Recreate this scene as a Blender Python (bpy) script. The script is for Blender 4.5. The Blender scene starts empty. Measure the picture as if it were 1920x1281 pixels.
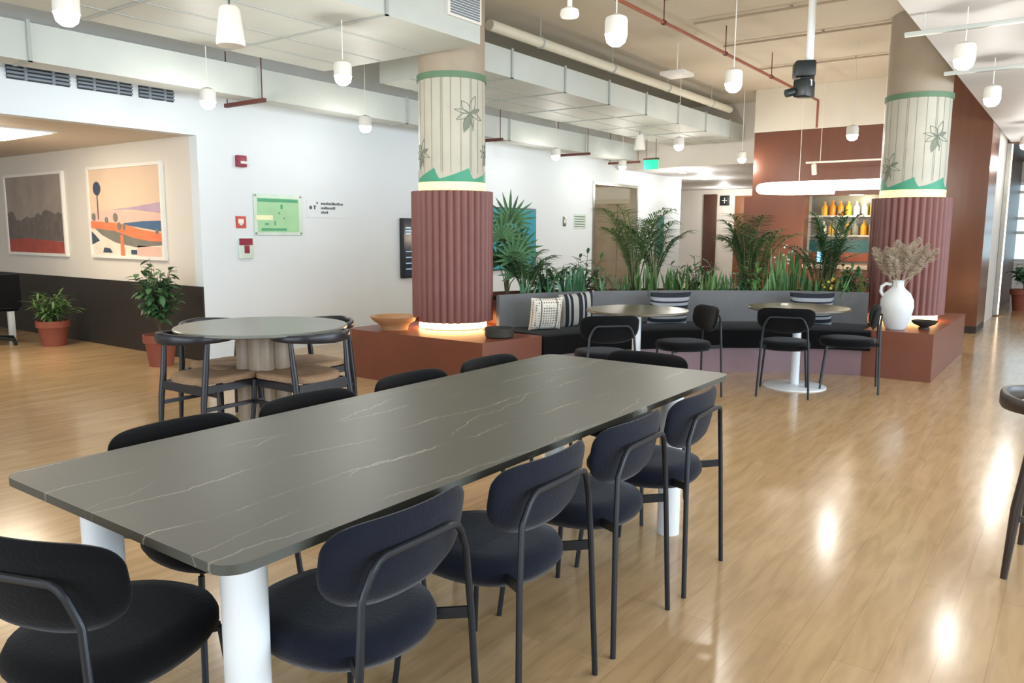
import bpy, bmesh, math, random
from mathutils import Vector, Matrix
PI = math.pi
sc = bpy.context.scene
col = sc.collection
R = math.radians

# ------------------------------------------------------------------ materials
def new_mat(name):
    m = bpy.data.materials.new(name); m.use_nodes = True
    nt = m.node_tree
    return m, nt, nt.nodes['Principled BSDF']

def lin(c):
    f = lambda v: v / 12.92 if v <= .04045 else ((v + .055) / 1.055) ** 2.4
    return tuple(f(v / 255) for v in c) + (1,)

def mat(name, c, rough=.5, metal=0, spec=.5, var=.08, scale=6, bump=0, bscale=60, sheen=0, stretch=None):
    m, nt, b = new_mat(name)
    c = lin(c)
    b.inputs['Roughness'].default_value = rough
    b.inputs['Metallic'].default_value = metal
    b.inputs['Specular IOR Level'].default_value = spec
    if sheen:
        b.inputs['Sheen Weight'].default_value = sheen
    tc = nt.nodes.new('ShaderNodeTexCoord')
    mp = nt.nodes.new('ShaderNodeMapping')
    nt.links.new(tc.outputs['Object'], mp.inputs[0])
    if stretch: mp.inputs['Scale'].default_value = stretch
    n = nt.nodes.new('ShaderNodeTexNoise'); n.inputs['Scale'].default_value = scale
    n.inputs['Detail'].default_value = 4
    nt.links.new(mp.outputs[0], n.inputs['Vector'])
    r = nt.nodes.new('ShaderNodeValToRGB')
    r.color_ramp.elements[0].position = .3; r.color_ramp.elements[1].position = .7
    r.color_ramp.elements[0].color = tuple(max(0, v * (1 - var)) for v in c[:3]) + (1,)
    r.color_ramp.elements[1].color = tuple(min(1, v * (1 + var)) for v in c[:3]) + (1,)
    nt.links.new(n.outputs['Fac'], r.inputs[0])
    nt.links.new(r.outputs[0], b.inputs['Base Color'])
    if bump:
        n2 = nt.nodes.new('ShaderNodeTexNoise'); n2.inputs['Scale'].default_value = bscale
        nt.links.new(mp.outputs[0], n2.inputs['Vector'])
        bp = nt.nodes.new('ShaderNodeBump'); bp.inputs['Strength'].default_value = bump
        bp.inputs['Distance'].default_value = .01
        nt.links.new(n2.outputs['Fac'], bp.inputs['Height'])
        nt.links.new(bp.outputs[0], b.inputs['Normal'])
    return m

def emit(name, c, s):
    m, nt, b = new_mat(name)
    b.inputs['Base Color'].default_value = lin(c)
    b.inputs['Emission Color'].default_value = lin(c)
    b.inputs['Emission Strength'].default_value = s
    return m

def floor_mat():
    m, nt, b = new_mat('oak_planks'); L = nt.links
    tc = nt.nodes.new('ShaderNodeTexCoord')
    br = nt.nodes.new('ShaderNodeTexBrick')
    br.offset = .37; br.offset_frequency = 2
    br.inputs['Scale'].default_value = 1
    br.inputs['Brick Width'].default_value = 1.3; br.inputs['Row Height'].default_value = .14
    br.inputs['Mortar Size'].default_value = .0012; br.inputs['Bias'].default_value = 0
    br.inputs['Color1'].default_value = lin((200, 170, 130)); br.inputs['Color2'].default_value = lin((191, 159, 117))
    br.inputs['Mortar'].default_value = lin((176, 144, 104))
    L.new(tc.outputs['Object'], br.inputs['Vector'])
    mp = nt.nodes.new('ShaderNodeMapping'); mp.inputs['Scale'].default_value = (1.3, 9, 1)
    L.new(tc.outputs['Object'], mp.inputs[0])
    n = nt.nodes.new('ShaderNodeTexNoise'); n.inputs['Scale'].default_value = 2.2; n.inputs['Detail'].default_value = 6
    n.inputs['Distortion'].default_value = .6
    L.new(mp.outputs[0], n.inputs['Vector'])
    rp = nt.nodes.new('ShaderNodeValToRGB')
    rp.color_ramp.elements[0].position = .3; rp.color_ramp.elements[0].color = (.74, .71, .66, 1)
    rp.color_ramp.elements[1].position = .62; rp.color_ramp.elements[1].color = (1, 1, 1, 1)
    L.new(n.outputs['Fac'], rp.inputs[0])
    mx = nt.nodes.new('ShaderNodeMix'); mx.data_type = 'RGBA'; mx.blend_type = 'MULTIPLY'
    mx.inputs['Factor'].default_value = .75
    L.new(br.outputs['Color'], mx.inputs['A']); L.new(rp.outputs[0], mx.inputs['B'])
    L.new(mx.outputs['Result'], b.inputs['Base Color'])
    b.inputs['Roughness'].default_value = .17
    b.inputs['Specular IOR Level'].default_value = .5
    bp = nt.nodes.new('ShaderNodeBump'); bp.inputs['Strength'].default_value = .03; bp.inputs['Distance'].default_value = .002
    L.new(n.outputs['Fac'], bp.inputs['Height']); L.new(bp.outputs[0], b.inputs['Normal'])
    return m

def marble_mat():
    m, nt, b = new_mat('veined_dark_marble'); L = nt.links
    tc = nt.nodes.new('ShaderNodeTexCoord')
    def mth(op, a, b=None):
        n = nt.nodes.new('ShaderNodeMath'); n.operation = op
        for i, v in enumerate((a, b)):
            if v is None: continue
            if isinstance(v, (int, float)): n.inputs[i].default_value = v
            else: L.new(v, n.inputs[i])
        return n.outputs[0]
    sep = nt.nodes.new('ShaderNodeSeparateXYZ'); L.new(tc.outputs['Object'], sep.inputs[0])
    def vein(slope, freq, shift, wob, w, seed):
        # long thin lines that run along the table, wandering and broken
        mp = nt.nodes.new('ShaderNodeMapping'); mp.inputs['Location'].default_value = (seed, seed*1.7, 0)
        mp.inputs['Scale'].default_value = (1, .5, 1)
        L.new(tc.outputs['Object'], mp.inputs[0])
        n1 = nt.nodes.new('ShaderNodeTexNoise'); n1.inputs['Scale'].default_value = 1.6; n1.inputs['Detail'].default_value = 7; n1.inputs['Roughness'].default_value = .62
        L.new(mp.outputs[0], n1.inputs['Vector'])
        y = mth('ADD', mth('ADD', sep.outputs[1], mth('MULTIPLY', sep.outputs[0], slope)), mth('MULTIPLY', n1.outputs['Fac'], wob))
        fr = mth('FRACT', mth('ADD', mth('MULTIPLY', y, freq), shift))
        dd = mth('ABSOLUTE', mth('SUBTRACT', fr, .5))
        r = nt.nodes.new('ShaderNodeMapRange'); r.inputs['From Min'].default_value = 0; r.inputs['From Max'].default_value = w*freq
        r.inputs['To Min'].default_value = 1; r.inputs['To Max'].default_value = 0
        L.new(dd, r.inputs['Value'])
        return r.outputs[0]
    v1 = vein(.03, 4.2, .1, .22, .0045, 3.1)
    v2 = vein(-.22, 2.1, .4, .30, .0035, 7.7)
    mxx = nt.nodes.new('ShaderNodeMath'); mxx.operation = 'MAXIMUM'; L.new(v1, mxx.inputs[0]); L.new(v2, mxx.inputs[1])
    n = nt.nodes.new('ShaderNodeTexNoise'); n.inputs['Scale'].default_value = 3; n.inputs['Detail'].default_value = 5
    L.new(tc.outputs['Object'], n.inputs['Vector'])
    ms = nt.nodes.new('ShaderNodeMapRange'); ms.inputs['From Min'].default_value = .44; ms.inputs['From Max'].default_value = .62
    L.new(n.outputs['Fac'], ms.inputs['Value'])
    mm = nt.nodes.new('ShaderNodeMath'); mm.operation = 'MULTIPLY'; L.new(mxx.outputs[0], mm.inputs[0]); L.new(ms.outputs[0], mm.inputs[1])
    rp = nt.nodes.new('ShaderNodeValToRGB')
    rp.color_ramp.elements[0].color = lin((64, 66, 60)); rp.color_ramp.elements[1].color = lin((74, 75, 68))
    L.new(n.outputs['Fac'], rp.inputs[0])
    mx = nt.nodes.new('ShaderNodeMix'); mx.data_type = 'RGBA'
    mx.inputs['B'].default_value = lin((158, 156, 146))
    L.new(mm.outputs[0], mx.inputs['Factor']); L.new(rp.outputs[0], mx.inputs['A'])
    L.new(mx.outputs['Result'], b.inputs['Base Color'])
    b.inputs['Roughness'].default_value = .42; b.inputs['Specular IOR Level'].default_value = .55
    return m

def stripe_mat(name, base, dark, axis, scale, dots=False):
    # woven cushion stripes of uneven width in object space
    m, nt, b = new_mat(name); L = nt.links
    tc = nt.nodes.new('ShaderNodeTexCoord')
    sp = nt.nodes.new('ShaderNodeSeparateXYZ'); L.new(tc.outputs['Object'], sp.inputs[0])
    r = nt.nodes.new('ShaderNodeMapRange'); r.inputs['From Min'].default_value = -.23; r.inputs['From Max'].default_value = .23
    L.new(sp.outputs[axis], r.inputs['Value'])
    rp = nt.nodes.new('ShaderNodeValToRGB'); rp.color_ramp.interpolation = 'CONSTANT'
    els = rp.color_ramp.elements
    els[0].position = 0; els[0].color = lin(base)
    els[1].position = .08 if dots else .12; els[1].color = lin(dark)
    seq = [(.1, base), (.3, dark), (.32, base), (.66, dark), (.68, base), (.9, dark), (.92, base)] if dots else \
          [(.2, base), (.30, dark), (.36, base), (.40, dark), (.5, base), (.62, dark), (.68, base), (.72, dark), (.8, base), (.92, dark)]
    for p, c in seq:
        e = els.new(p); e.color = lin(c)
    L.new(r.outputs[0], rp.inputs[0])
    out = rp.outputs[0]
    if dots:
        ck = nt.nodes.new('ShaderNodeTexVoronoi'); ck.inputs['Scale'].default_value = 40; ck.inputs['Randomness'].default_value = .1
        L.new(tc.outputs['Object'], ck.inputs['Vector'])
        lt = nt.nodes.new('ShaderNodeMath'); lt.operation = 'LESS_THAN'; lt.inputs[1].default_value = .34
        L.new(ck.outputs['Distance'], lt.inputs[0])
        mx = nt.nodes.new('ShaderNodeMix'); mx.data_type = 'RGBA'; mx.inputs['B'].default_value = lin((120, 118, 112))
        L.new(lt.outputs[0], mx.inputs['Factor']); L.new(out, mx.inputs['A']); out = mx.outputs['Result']
    L.new(out, b.inputs['Base Color']); b.inputs['Roughness'].default_value = .9
    return m

M = {}
M['floor'] = floor_mat()
M['marble'] = marble_mat()
M['white_wall'] = mat('white_wall_paint', (220, 229, 234), .6, var=.015, scale=1.5)
M['cream_wall'] = mat('cream_wall_paint', (222, 216, 206), .65, var=.02, scale=1.5)
M['ceil'] = mat('beige_slab', (216, 208, 192), .8, var=.05, scale=1.2)
M['ceil_low'] = mat('pale_low_ceiling', (200, 200, 200), .6, var=.03, scale=1.2)
M['recess_ceil'] = mat('tan_soffit', (208, 198, 182), .7, var=.02)
M['duct'] = mat('painted_duct', (196, 202, 196), .55, var=.05, scale=2)
M['duct_under'] = mat('duct_flange', (172, 178, 174), .55, var=.04)
M['louver'] = mat('grey_louver', (120, 132, 142), .5, var=.05)
M['dark_void'] = mat('dark_void', (52, 58, 64), .8)
M['pipe'] = mat('cream_pipe', (212, 208, 190), .5, var=.03)
M['red_pipe'] = mat('red_pipe', (150, 82, 62), .5)
M['strut'] = mat('rust_strut', (96, 52, 44), .6)
M['wains'] = mat('black_wainscot', (38, 34, 32), .55, var=.1)
M['navy'] = mat('navy_velvet', (13, 18, 32), .9, var=.2, scale=9, spec=.2, sheen=.15, bump=.15, bscale=90)
M['black_fabric'] = mat('black_fabric', (12, 13, 15), .95, var=.15, sheen=.1, bump=.15, bscale=90, spec=.1)
M['black_metal'] = mat('black_powder_metal', (34, 38, 44), .38, .3)
M['white_metal'] = mat('white_powder_metal', (232, 238, 240), .35, var=.01)
M['wood_dark'] = mat('black_stained_wood', (34, 35, 42), .3, var=.2, scale=5, stretch=(8, 8, 1))
M['stool_wood'] = mat('dark_brown_wood', (52, 42, 36), .4, var=.2, stretch=(8, 8, 1))
M['seat_tan'] = mat('tan_woven_seat', (158, 130, 102), .7, var=.1, scale=30, bump=.3, bscale=120)
M['grey_top'] = mat('grey_stone_laminate', (118, 122, 116), .28, var=.06, scale=4)
M['bistro_top'] = mat('brown_grey_laminate', (96, 90, 76), .3, var=.06, scale=4)
M['ped'] = mat('taupe_pedestal', (158, 142, 122), .3, var=.05)
M['terra'] = mat('terracotta_laminate', (114, 62, 40), .42, var=.07, scale=3, stretch=(1, 1, .4))
M['terra_pot'] = mat('terracotta_pot', (140, 76, 58), .7, var=.08)
M['drum'] = mat('mauve_red_fluting', (122, 76, 70), .5, var=.05)
M['plinth'] = mat('plinth_white', (225, 215, 200), .6)
M['shaft'] = mat('cream_column', (190, 186, 170), .6, var=.04)
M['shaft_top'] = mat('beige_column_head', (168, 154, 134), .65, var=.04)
M['green_paint'] = mat('teal_green_paint', (64, 152, 120), .5, var=.05)
M['green_ring'] = mat('sage_ring', (98, 130, 100), .5, var=.05)
M['line_paint'] = mat('grey_green_line_paint', (122, 130, 114), .6)
M['leaf_paint'] = mat('grey_leaf_paint', (122, 130, 114), .6)
M['led_warm'] = emit('warm_led', (255, 196, 130), 14)
M['led_pale'] = emit('pale_yellow_led', (255, 240, 150), .8)
M['led_ring'] = emit('white_led_ring', (255, 246, 230), 5.5)
M['led_strip'] = emit('peach_led_strip', (255, 222, 190), 2.2)
M['lamp'] = emit('lamp_lens', (255, 252, 246), 24)
M['down'] = emit('downlight_lens', (255, 246, 228), 14)
M['panel_light'] = emit('panel_light', (255, 240, 214), 7)
M['exit'] = emit('exit_sign_green', (30, 205, 130), 1.1)
M['window'] = emit('bright_window_pane', (196, 226, 240), 1.1)
M['screen_dark'] = mat('dark_blue_screen', (36, 50, 68), .15, var=.1)
M['screen_text'] = emit('screen_text', (150, 180, 200), .5)
M['teal'] = emit('teal_screen', (40, 120, 136), .3)
M['grey_back'] = mat('grey_upholstery', (106, 108, 110), .8, var=.05, scale=14, bump=.15, bscale=120)
M['bench_base'] = mat('mauve_laminate', (128, 100, 104), .35, var=.05)
M['soil'] = mat('dark_soil', (46, 38, 30), .95, var=.3, scale=30, bump=.6, bscale=60)
M['leaf_a'] = mat('palm_green', (94, 136, 74), .5, var=.35, scale=7)
M['leaf_b'] = mat('dark_leaf_green', (74, 114, 72), .5, var=.35, scale=9)
M['leaf_c'] = mat('blue_green_blade', (84, 130, 96), .45, var=.3, scale=12)
M['leaf_d'] = mat('fresh_green', (74, 108, 54), .5, var=.3, scale=9)
M['stem'] = mat('green_brown_stem', (88, 94, 54), .6, var=.2)
M['trunk'] = mat('brown_stem', (92, 76, 56), .8, var=.2)
M['flower_w'] = mat('white_petals', (236, 234, 224), .7)
M['flower_y'] = mat('yellow_petals', (222, 192, 92), .7)
M['pampas'] = mat('dried_pampas', (176, 160, 138), .95, var=.2, scale=30)
M['jug'] = mat('white_ceramic', (218, 222, 222), .6, var=.02, bump=.05)
M['bowl_dark'] = mat('dark_stoneware', (52, 50, 44), .6)
M['bowl_wood'] = mat('turned_wood', (176, 132, 92), .5, var=.15, stretch=(1, 1, 6))
M['cush_dot'] = stripe_mat('white_dotted_weave', (222, 218, 206), (52, 54, 60), 1, 1, True)
M['cush_stripe'] = stripe_mat('black_striped_weave', (168, 168, 158), (30, 36, 50), 1, 1)
M['cush_hstripe'] = stripe_mat('black_level_striped_weave', (30, 35, 46), (150, 156, 160), 2, 1)
M['brown_panel'] = mat('red_brown_veneer', (106, 62, 42), .3, var=.08, scale=3, stretch=(1, 3, .3))
M['brown_pier'] = mat('brown_veneer', (106, 66, 46), .25, var=.08, scale=3, stretch=(3, 3, .3))
M['brown_dark'] = mat('dark_brown_veneer', (84, 54, 42), .4, var=.1)
M['brown_door'] = mat('brown_door_veneer', (128, 78, 44), .45, var=.08, stretch=(4, 4, .4))
M['base_black'] = mat('black_skirting', (40, 30, 26), .5)
M['black_plastic'] = mat('black_plastic', (24, 30, 30), .45)
M['frame_white'] = mat('white_frame', (236, 234, 226), .5, var=.01)
M['red_device'] = mat('dark_red_device', (140, 40, 64), .45)
M['red_sign'] = mat('faded_red_sign', (196, 84, 78), .5)
M['sign_clear'] = mat('acrylic_backplate', (210, 228, 216), .15)
M['sign_green'] = mat('light_green_print', (164, 212, 166), .4, var=.05)
M['sign_dgreen'] = mat('deep_green_print', (84, 164, 124), .4)
M['sign_pale'] = mat('pale_yellow_print', (240, 244, 200), .4)
M['ink'] = mat('dark_grey_ink', (84, 88, 88), .6)
M['steel'] = mat('brushed_steel', (160, 158, 150), .3, .7)
M['art_grey'] = mat('grey_mist_print', (158, 147, 138), .7, var=.12, scale=4)
M['art_dark'] = mat('dusky_tree_print', (112, 104, 98), .7, var=.18, scale=12)
M['art_red'] = mat('red_field_print', (170, 82, 70), .7, var=.12, scale=8)
M['art_sand'] = mat('sand_sky_print', (222, 196, 170), .7, var=.03, scale=2)
M['art_pink'] = mat('pink_sky_print', (226, 186, 170), .7, var=.03)
M['art_lilac'] = mat('lilac_print', (184, 158, 178), .7)
M['art_blue'] = mat('slate_blue_print', (74, 104, 138), .7)
M['art_orange'] = mat('orange_print', (236, 128, 88), .7)
M['art_olive'] = mat('grey_olive_print', (126, 122, 112), .7)
M['art_cream'] = mat('cream_print', (234, 220, 202), .7)
M['art_navy'] = mat('navy_print', (68, 78, 98), .7)
M['shelf_yellow'] = mat('yellow_bottle', (222, 170, 48), .3)
M['shelf_amber'] = mat('amber_bottle', (214, 132, 40), .3)
M['shelf_grey'] = mat('grey_bottle', (150, 152, 142), .3)
M['shelf_white'] = mat('white_bottle', (226, 222, 208), .4)
M['bar_teal'] = mat('teal_tiles', (52, 128, 130), .35)
M['bar_orange'] = mat('orange_tiles', (190, 94, 58), .4)
M['counter'] = mat('bar_counter_top', (196, 176, 150), .3)
M['blue_glow'] = emit('small_blue_white_screen', (120, 196, 240), 2.2)

# ------------------------------------------------------------------ mesh helpers
def B(): return bmesh.new()

def add_box(bm, a, b, bev=0, rz=0, pivot=None):
    (x0, y0, z0), (x1, y1, z1) = a, b
    vs = [bm.verts.new(p) for p in ((x0,y0,z0),(x1,y0,z0),(x1,y1,z0),(x0,y1,z0),(x0,y0,z1),(x1,y0,z1),(x1,y1,z1),(x0,y1,z1))]
    fs = [bm.faces.new([vs[i] for i in f]) for f in ((0,3,2,1),(4,5,6,7),(0,1,5,4),(1,2,6,5),(2,3,7,6),(3,0,4,7))]
    if rz:
        pv = Vector(pivot or ((x0+x1)/2, (y0+y1)/2, 0))
        bmesh.ops.rotate(bm, verts=vs, cent=pv, matrix=Matrix.Rotation(rz, 3, 'Z'))
    if bev:
        es = list({e for f in fs for e in f.edges})
        bmesh.ops.bevel(bm, geom=es, offset=bev, segments=2, profile=.5, affect='EDGES')

def frame_axes(d):
    d = d.normalized()
    u = Vector((0, 0, 1)) if abs(d.z) < .9 else Vector((1, 0, 0))
    x = u.cross(d).normalized()
    return x, d.cross(x)

def add_tube(bm, pts, r, seg=10, caps=True, closed=False):
    pts = [Vector(p) for p in pts]
    rs = r if isinstance(r, (list, tuple)) else [r] * len(pts)
    n = len(pts); rings = []
    x = None
    for i, p in enumerate(pts):
        if closed: d = pts[(i+1) % n] - pts[i-1]
        else: d = pts[min(i+1, n-1)] - pts[max(i-1, 0)]
        d.normalize()
        if x is None: x, y = frame_axes(d)
        else:
            x = (x - d * x.dot(d)).normalized(); y = d.cross(x)
        rings.append([bm.verts.new(p + (x*math.cos(2*PI*k/seg) + y*math.sin(2*PI*k/seg)) * rs[i]) for k in range(seg)])
    m = n if closed else n - 1
    for i in range(m):
        a, b = rings[i], rings[(i+1) % n]
        for k in range(seg):
            bm.faces.new((a[k], a[(k+1) % seg], b[(k+1) % seg], b[k]))
    if caps and not closed:
        bm.faces.new(rings[0][::-1]); bm.faces.new(rings[-1])

def add_cyl(bm, p0, p1, r0, r1=None, seg=24):
    add_tube(bm, [p0, p1], [r0, r0 if r1 is None else r1], seg)

def add_bar(bm, p0, p1, w, h):
    # flat bar between two points, w wide and h tall
    p0, p1 = Vector(p0), Vector(p1); d = (p1-p0).normalized(); sd = d.cross(Vector((0, 0, 1))).normalized()*w/2; up = Vector((0, 0, h/2))
    v = [bm.verts.new(p + sd*a + up*b) for p in (p0, p1) for a, b in ((-1,-1),(1,-1),(1,1),(-1,1))]
    for f in ((0,1,2,3),(4,7,6,5),(0,4,5,1),(1,5,6,2),(2,6,7,3),(3,7,4,0)): bm.faces.new([v[i] for i in f])

def add_lathe(bm, prof, seg=40, c=(0, 0, 0), rfun=None):
    rings = []
    for r, z in prof:
        if r < 1e-5: rings.append([bm.verts.new((c[0], c[1], c[2] + z))])
        else: rings.append([bm.verts.new((c[0] + r*(rfun(k) if rfun else 1)*math.cos(2*PI*k/seg), c[1] + r*(rfun(k) if rfun else 1)*math.sin(2*PI*k/seg), c[2] + z)) for k in range(seg)])
    for a, b in zip(rings, rings[1:]):
        for k in range(seg):
            k2 = (k+1) % seg
            if len(a) == 1 and len(b) == 1: continue
            if len(a) == 1: bm.faces.new((a[0], b[k2], b[k]))
            elif len(b) == 1: bm.faces.new((a[k], a[k2], b[0]))
            else: bm.faces.new((a[k], a[k2], b[k2], b[k]))

def add_prism(bm, poly, z0, z1):
    lo = [bm.verts.new((x, y, z0)) for x, y in poly]; hi = [bm.verts.new((x, y, z1)) for x, y in poly]
    n = len(poly)
    bm.faces.new(lo[::-1]); bm.faces.new(hi)
    for i in range(n): bm.faces.new((lo[i], lo[(i+1) % n], hi[(i+1) % n], hi[i]))

def add_poly3(bm, pts, off):
    # a flat outline given thickness along the offset vector
    off = Vector(off)
    lo = [bm.verts.new(p) for p in pts]; hi = [bm.verts.new(Vector(p) + off) for p in pts]
    n = len(pts)
    bm.faces.new(lo[::-1]); bm.faces.new(hi)
    for i in range(n): bm.faces.new((lo[i], lo[(i+1) % n], hi[(i+1) % n], hi[i]))

def rrect(x0, y0, x1, y1, r, n=8):
    o = []
    for cx, cy, a0 in ((x1-r, y1-r, 0), (x0+r, y1-r, 90), (x0+r, y0+r, 180), (x1-r, y0+r, 270)):
        for k in range(n+1):
            a = R(a0 + 90*k/n); o.append((cx + r*math.cos(a), cy + r*math.sin(a)))
    return o

def obj(name, bm, m, parent=None, angle=35, fix=True):
    if fix: bmesh.ops.recalc_face_normals(bm, faces=bm.faces)
    me = bpy.data.meshes.new(name); bm.to_mesh(me); bm.free()
    me.materials.append(M[m] if isinstance(m, str) else m)
    for p in me.polygons: p.use_smooth = True
    me.set_sharp_from_angle(angle=R(angle))
    o = bpy.data.objects.new(name, me); col.objects.link(o)
    if parent is not None: o.parent = parent
    return o

def tag(o, label, cat, group=None, kind=None):
    o['label'] = label; o['category'] = cat
    if group: o['group'] = group
    if kind: o['kind'] = kind
    return o

def thing(name, label, cat, loc=(0, 0, 0), rz=0, group=None):
    o = bpy.data.objects.new(name, None); col.objects.link(o)
    o.location = loc; o.rotation_euler = (0, 0, rz); o.empty_display_size = .1
    return tag(o, label, cat, group)

def struct(name, bm, m, label=None, cat=None):
    o = obj(name, bm, m); o['kind'] = 'structure'
    if label: o['label'] = label
    if cat: o['category'] = cat
    return o

def kids(o): return [c for c in bpy.data.objects if c.parent == o]

def dup(root, label, loc, rz=0, group=None):
    r = root.copy(); col.objects.link(r); r.location = loc; r.rotation_euler = (0, 0, rz)
    r['label'] = label
    if group: r['group'] = group
    for ch in kids(root):
        c = ch.copy(); col.objects.link(c); c.parent = r
        for g in kids(ch):
            d = g.copy(); col.objects.link(d); d.parent = c
    return r

def bx(name, a, b, m, parent=None, bev=0):
    bm = B(); add_box(bm, a, b, bev); return obj(name, bm, m, parent)

# ------------------------------------------------------------------ setting
YW = 7.59          # plane of the long white wall
AX = 4.85          # plane of the art wall in the recess
CZ = 3.7           # underside of the slab
LZ = 2.95          # right-hand low ceiling

bm = B(); add_box(bm, (-7, -7, -.1), (24, 15, 0)); struct('floor', bm, 'floor', 'glossy pale oak plank floor of the lounge', 'floor')
bm = B(); add_box(bm, (-7, 1.15, CZ), (14.2, 15, CZ+.15)); struct('ceiling', bm, 'ceil', 'beige exposed slab ceiling over the lounge', 'ceiling')
bm = B(); add_box(bm, (-7, -7, LZ), (15.9, 1.15, LZ+.9)); struct('ceiling', bm, 'ceil_low', 'low pale ceiling along the right aisle', 'ceiling')
bm = B(); add_box(bm, (14.125, 4.6, 2.65), (21.99, 10.38, 2.75)); struct('ceiling', bm, 'ceil_low', 'low white ceiling of the far lobby with round downlights', 'ceiling')
bm = B(); add_box(bm, (15.9, -7, LZ-.02), (20.2, 4.5, LZ+.1)); struct('ceiling', bm, 'brown_dark', 'dark brown ceiling at the far end of the right aisle', 'ceiling')
# white wall: above recess, main run with the lift-lobby opening
bm = B()
add_box(bm, (-2.5, YW, 2.39), (AX, YW+.14, CZ))
add_box(bm, (AX, YW, 0), (13.1, YW+.14, CZ)); add_box(bm, (14.85, YW, 0), (17.05, YW+.14, CZ))
add_box(bm, (13.1, YW, 2.33), (14.85, YW+.14, CZ))
struct('wall_left', bm, 'white_wall', 'long white wall with notices and an opening to the lifts', 'wall')
bm = B(); add_box(bm, (AX, YW+.14, 0), (AX+.14, 15, 2.55)); struct('wall_left', bm, 'cream_wall', 'cream wall of the recess with two framed pictures', 'wall')
bm = B(); add_box(bm, (AX-.02, YW+.0, 0), (AX, 15, .81)); struct('baseboard_left', bm, 'wains', 'black wainscot along the foot of the recess wall', 'wainscot')
bm = B(); add_box(bm, (-2.5, YW+.14, 2.40), (AX, 15, 2.5)); struct('ceiling', bm, 'recess_ceil', 'tan ceiling of the recess with a bright light panel', 'ceiling')
bm = B(); add_box(bm, (-2.5, 14.9, 0), (AX, 15, 2.5)); struct('wall_back', bm, 'cream_wall')
# lift lobby behind the opening
bm = B(); add_box(bm, (12.3, 10.4, 0), (16.9, 10.5, 2.6)); struct('wall_back', bm, 'cream_wall')
bm = B(); add_box(bm, (12.3, YW+.14, 2.5), (16.9, 10.4, 2.6)); struct('ceiling', bm, 'recess_ceil')
bm = B(); add_box(bm, (16.9, YW+.14, 0), (17.05, 10.5, 2.65)); add_box(bm, (12.2, YW+.14, 0), (12.3, 10.5, 2.6)); struct('wall_left', bm, 'white_wall')
bm = B(); add_box(bm, (13.05, YW-.012, 0), (13.115, YW+.15, 2.37)); add_box(bm, (14.835, YW-.012, 0), (14.9, YW+.15, 2.37)); add_box(bm, (13.115, YW-.012, 2.315), (14.835, YW+.15, 2.37))
struct('trim_1', bm, 'steel', 'grey frame round the lift lobby opening', 'door frame')
# far lobby wall with two brown doors
bm = B(); add_box(bm, (22, 2.5, 0), (22.2, 15, 2.7)); struct('wall_back', bm, 'cream_wall', 'far cream wall of the lobby', 'wall')
bm = B(); add_box(bm, (21.93, 8.66, 0), (22, 9.05, 2.52), .01); struct('door_1', bm, 'brown_dark', 'narrow dark brown door on the far wall left of the black sign', 'door')
bm = B(); add_box(bm, (21.93, 7.0, 0), (22, 8.12, 2.46), .01); struct('door_2', bm, 'brown_door', 'brown door on the far wall beside the bar', 'door')
# bulkhead where the slab steps down to the lobby, and beam over the bar
bm = B(); add_box(bm, (14.0, 4.5, 2.64), (14.12, YW-.002, CZ-.002)); struct('wall_back', bm, 'cream_wall', 'cream bulkhead above the far lobby', 'bulkhead')
bm = B(); add_box(bm, (12.9, 1.77, 3.025), (13.3, 4.5, CZ-.002)); struct('beam', bm, 'ceil', 'cream beam above the brown bar', 'beam')
# end of the right aisle with the bright window
bm = B()
add_box(bm, (20, 1.46, 0), (20.12, 4, 3)); add_box(bm, (20, -7, 0), (20.12, 1.46, .84)); add_box(bm, (20, -7, 2.5), (20.12, 1.46, 3))
struct('wall_back', bm, 'cream_wall')
w = B(); add_box(w, (20.04, -2.2, .84), (20.06, 1.46, 2.5)); wo = struct('window_1', w, 'window', 'bright bluish window at the end of the right aisle', 'window')
f = B()
for y in (1.44, .62, -.2, -1.0, -1.8): add_box(f, (19.98, y-.03, .84), (20.03, y+.03, 2.5))
for z in (.86, 1.45, 1.75, 2.3, 2.48): add_box(f, (19.98, -2.2, z-.03), (20.03, 1.46, z+.03))
obj('window_frame', f, 'steel', wo)
s = B(); add_box(s, (19.9, -2.2, .8), (20.0, 1.46, .84)); obj('window_sill', s, 'frame_white', wo)

# ------------------------------------------------------------------ bar block
bar = thing('bar_surround', 'red-brown veneered bar block with a shelf opening behind the plants', 'bar', (12.9, 0, 0))
bm = B(); add_box(bm, (0, 1.75, 2.0), (.22, 4.49, 3.02)); obj('upper_panel', bm, 'brown_panel', bar)
bm = B(); add_box(bm, (0, 3.63, 0), (.22, 4.62, 2.0)); obj('side_panel', bm, 'brown_panel', bar)
bm = B(); add_box(bm, (0, 1.75, 0), (.22, 2.4, 2.0)); obj('side_panel', bm, 'brown_panel', bar)
bm = B(); add_box(bm, (-.02, 2.4, .86), (.9, 3.63, .92), .004); obj('counter', bm, 'counter', bar)
bm = B(); add_box(bm, (.02, 2.4, 0), (.12, 3.63, .86)); obj('counter_front', bm, 'brown_pier', bar)
bm = B(); add_box(bm, (1.0, 2.3, .0), (1.06, 3.8, 2.2)); obj('back_panel', bm, 'shelf_grey', bar)
bm = B(); add_box(bm, (.97, 2.3, .95), (1.0, 3.8, 1.1)); obj('tile_band', bm, 'bar_orange', bar)['label'] = 'orange tile band'
bm = B(); add_box(bm, (.97, 2.3, 1.1), (1.0, 3.8, 1.3)); obj('tile_band', bm, 'bar_teal', bar)['label'] = 'teal tile band'
for z in (1.36, 1.68): 
    bm = B(); add_box(bm, (.76, 2.32, z), (1.0, 3.78, z+.025)); obj('shelf', bm, 'frame_white', bar)
random.seed(4)
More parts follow.
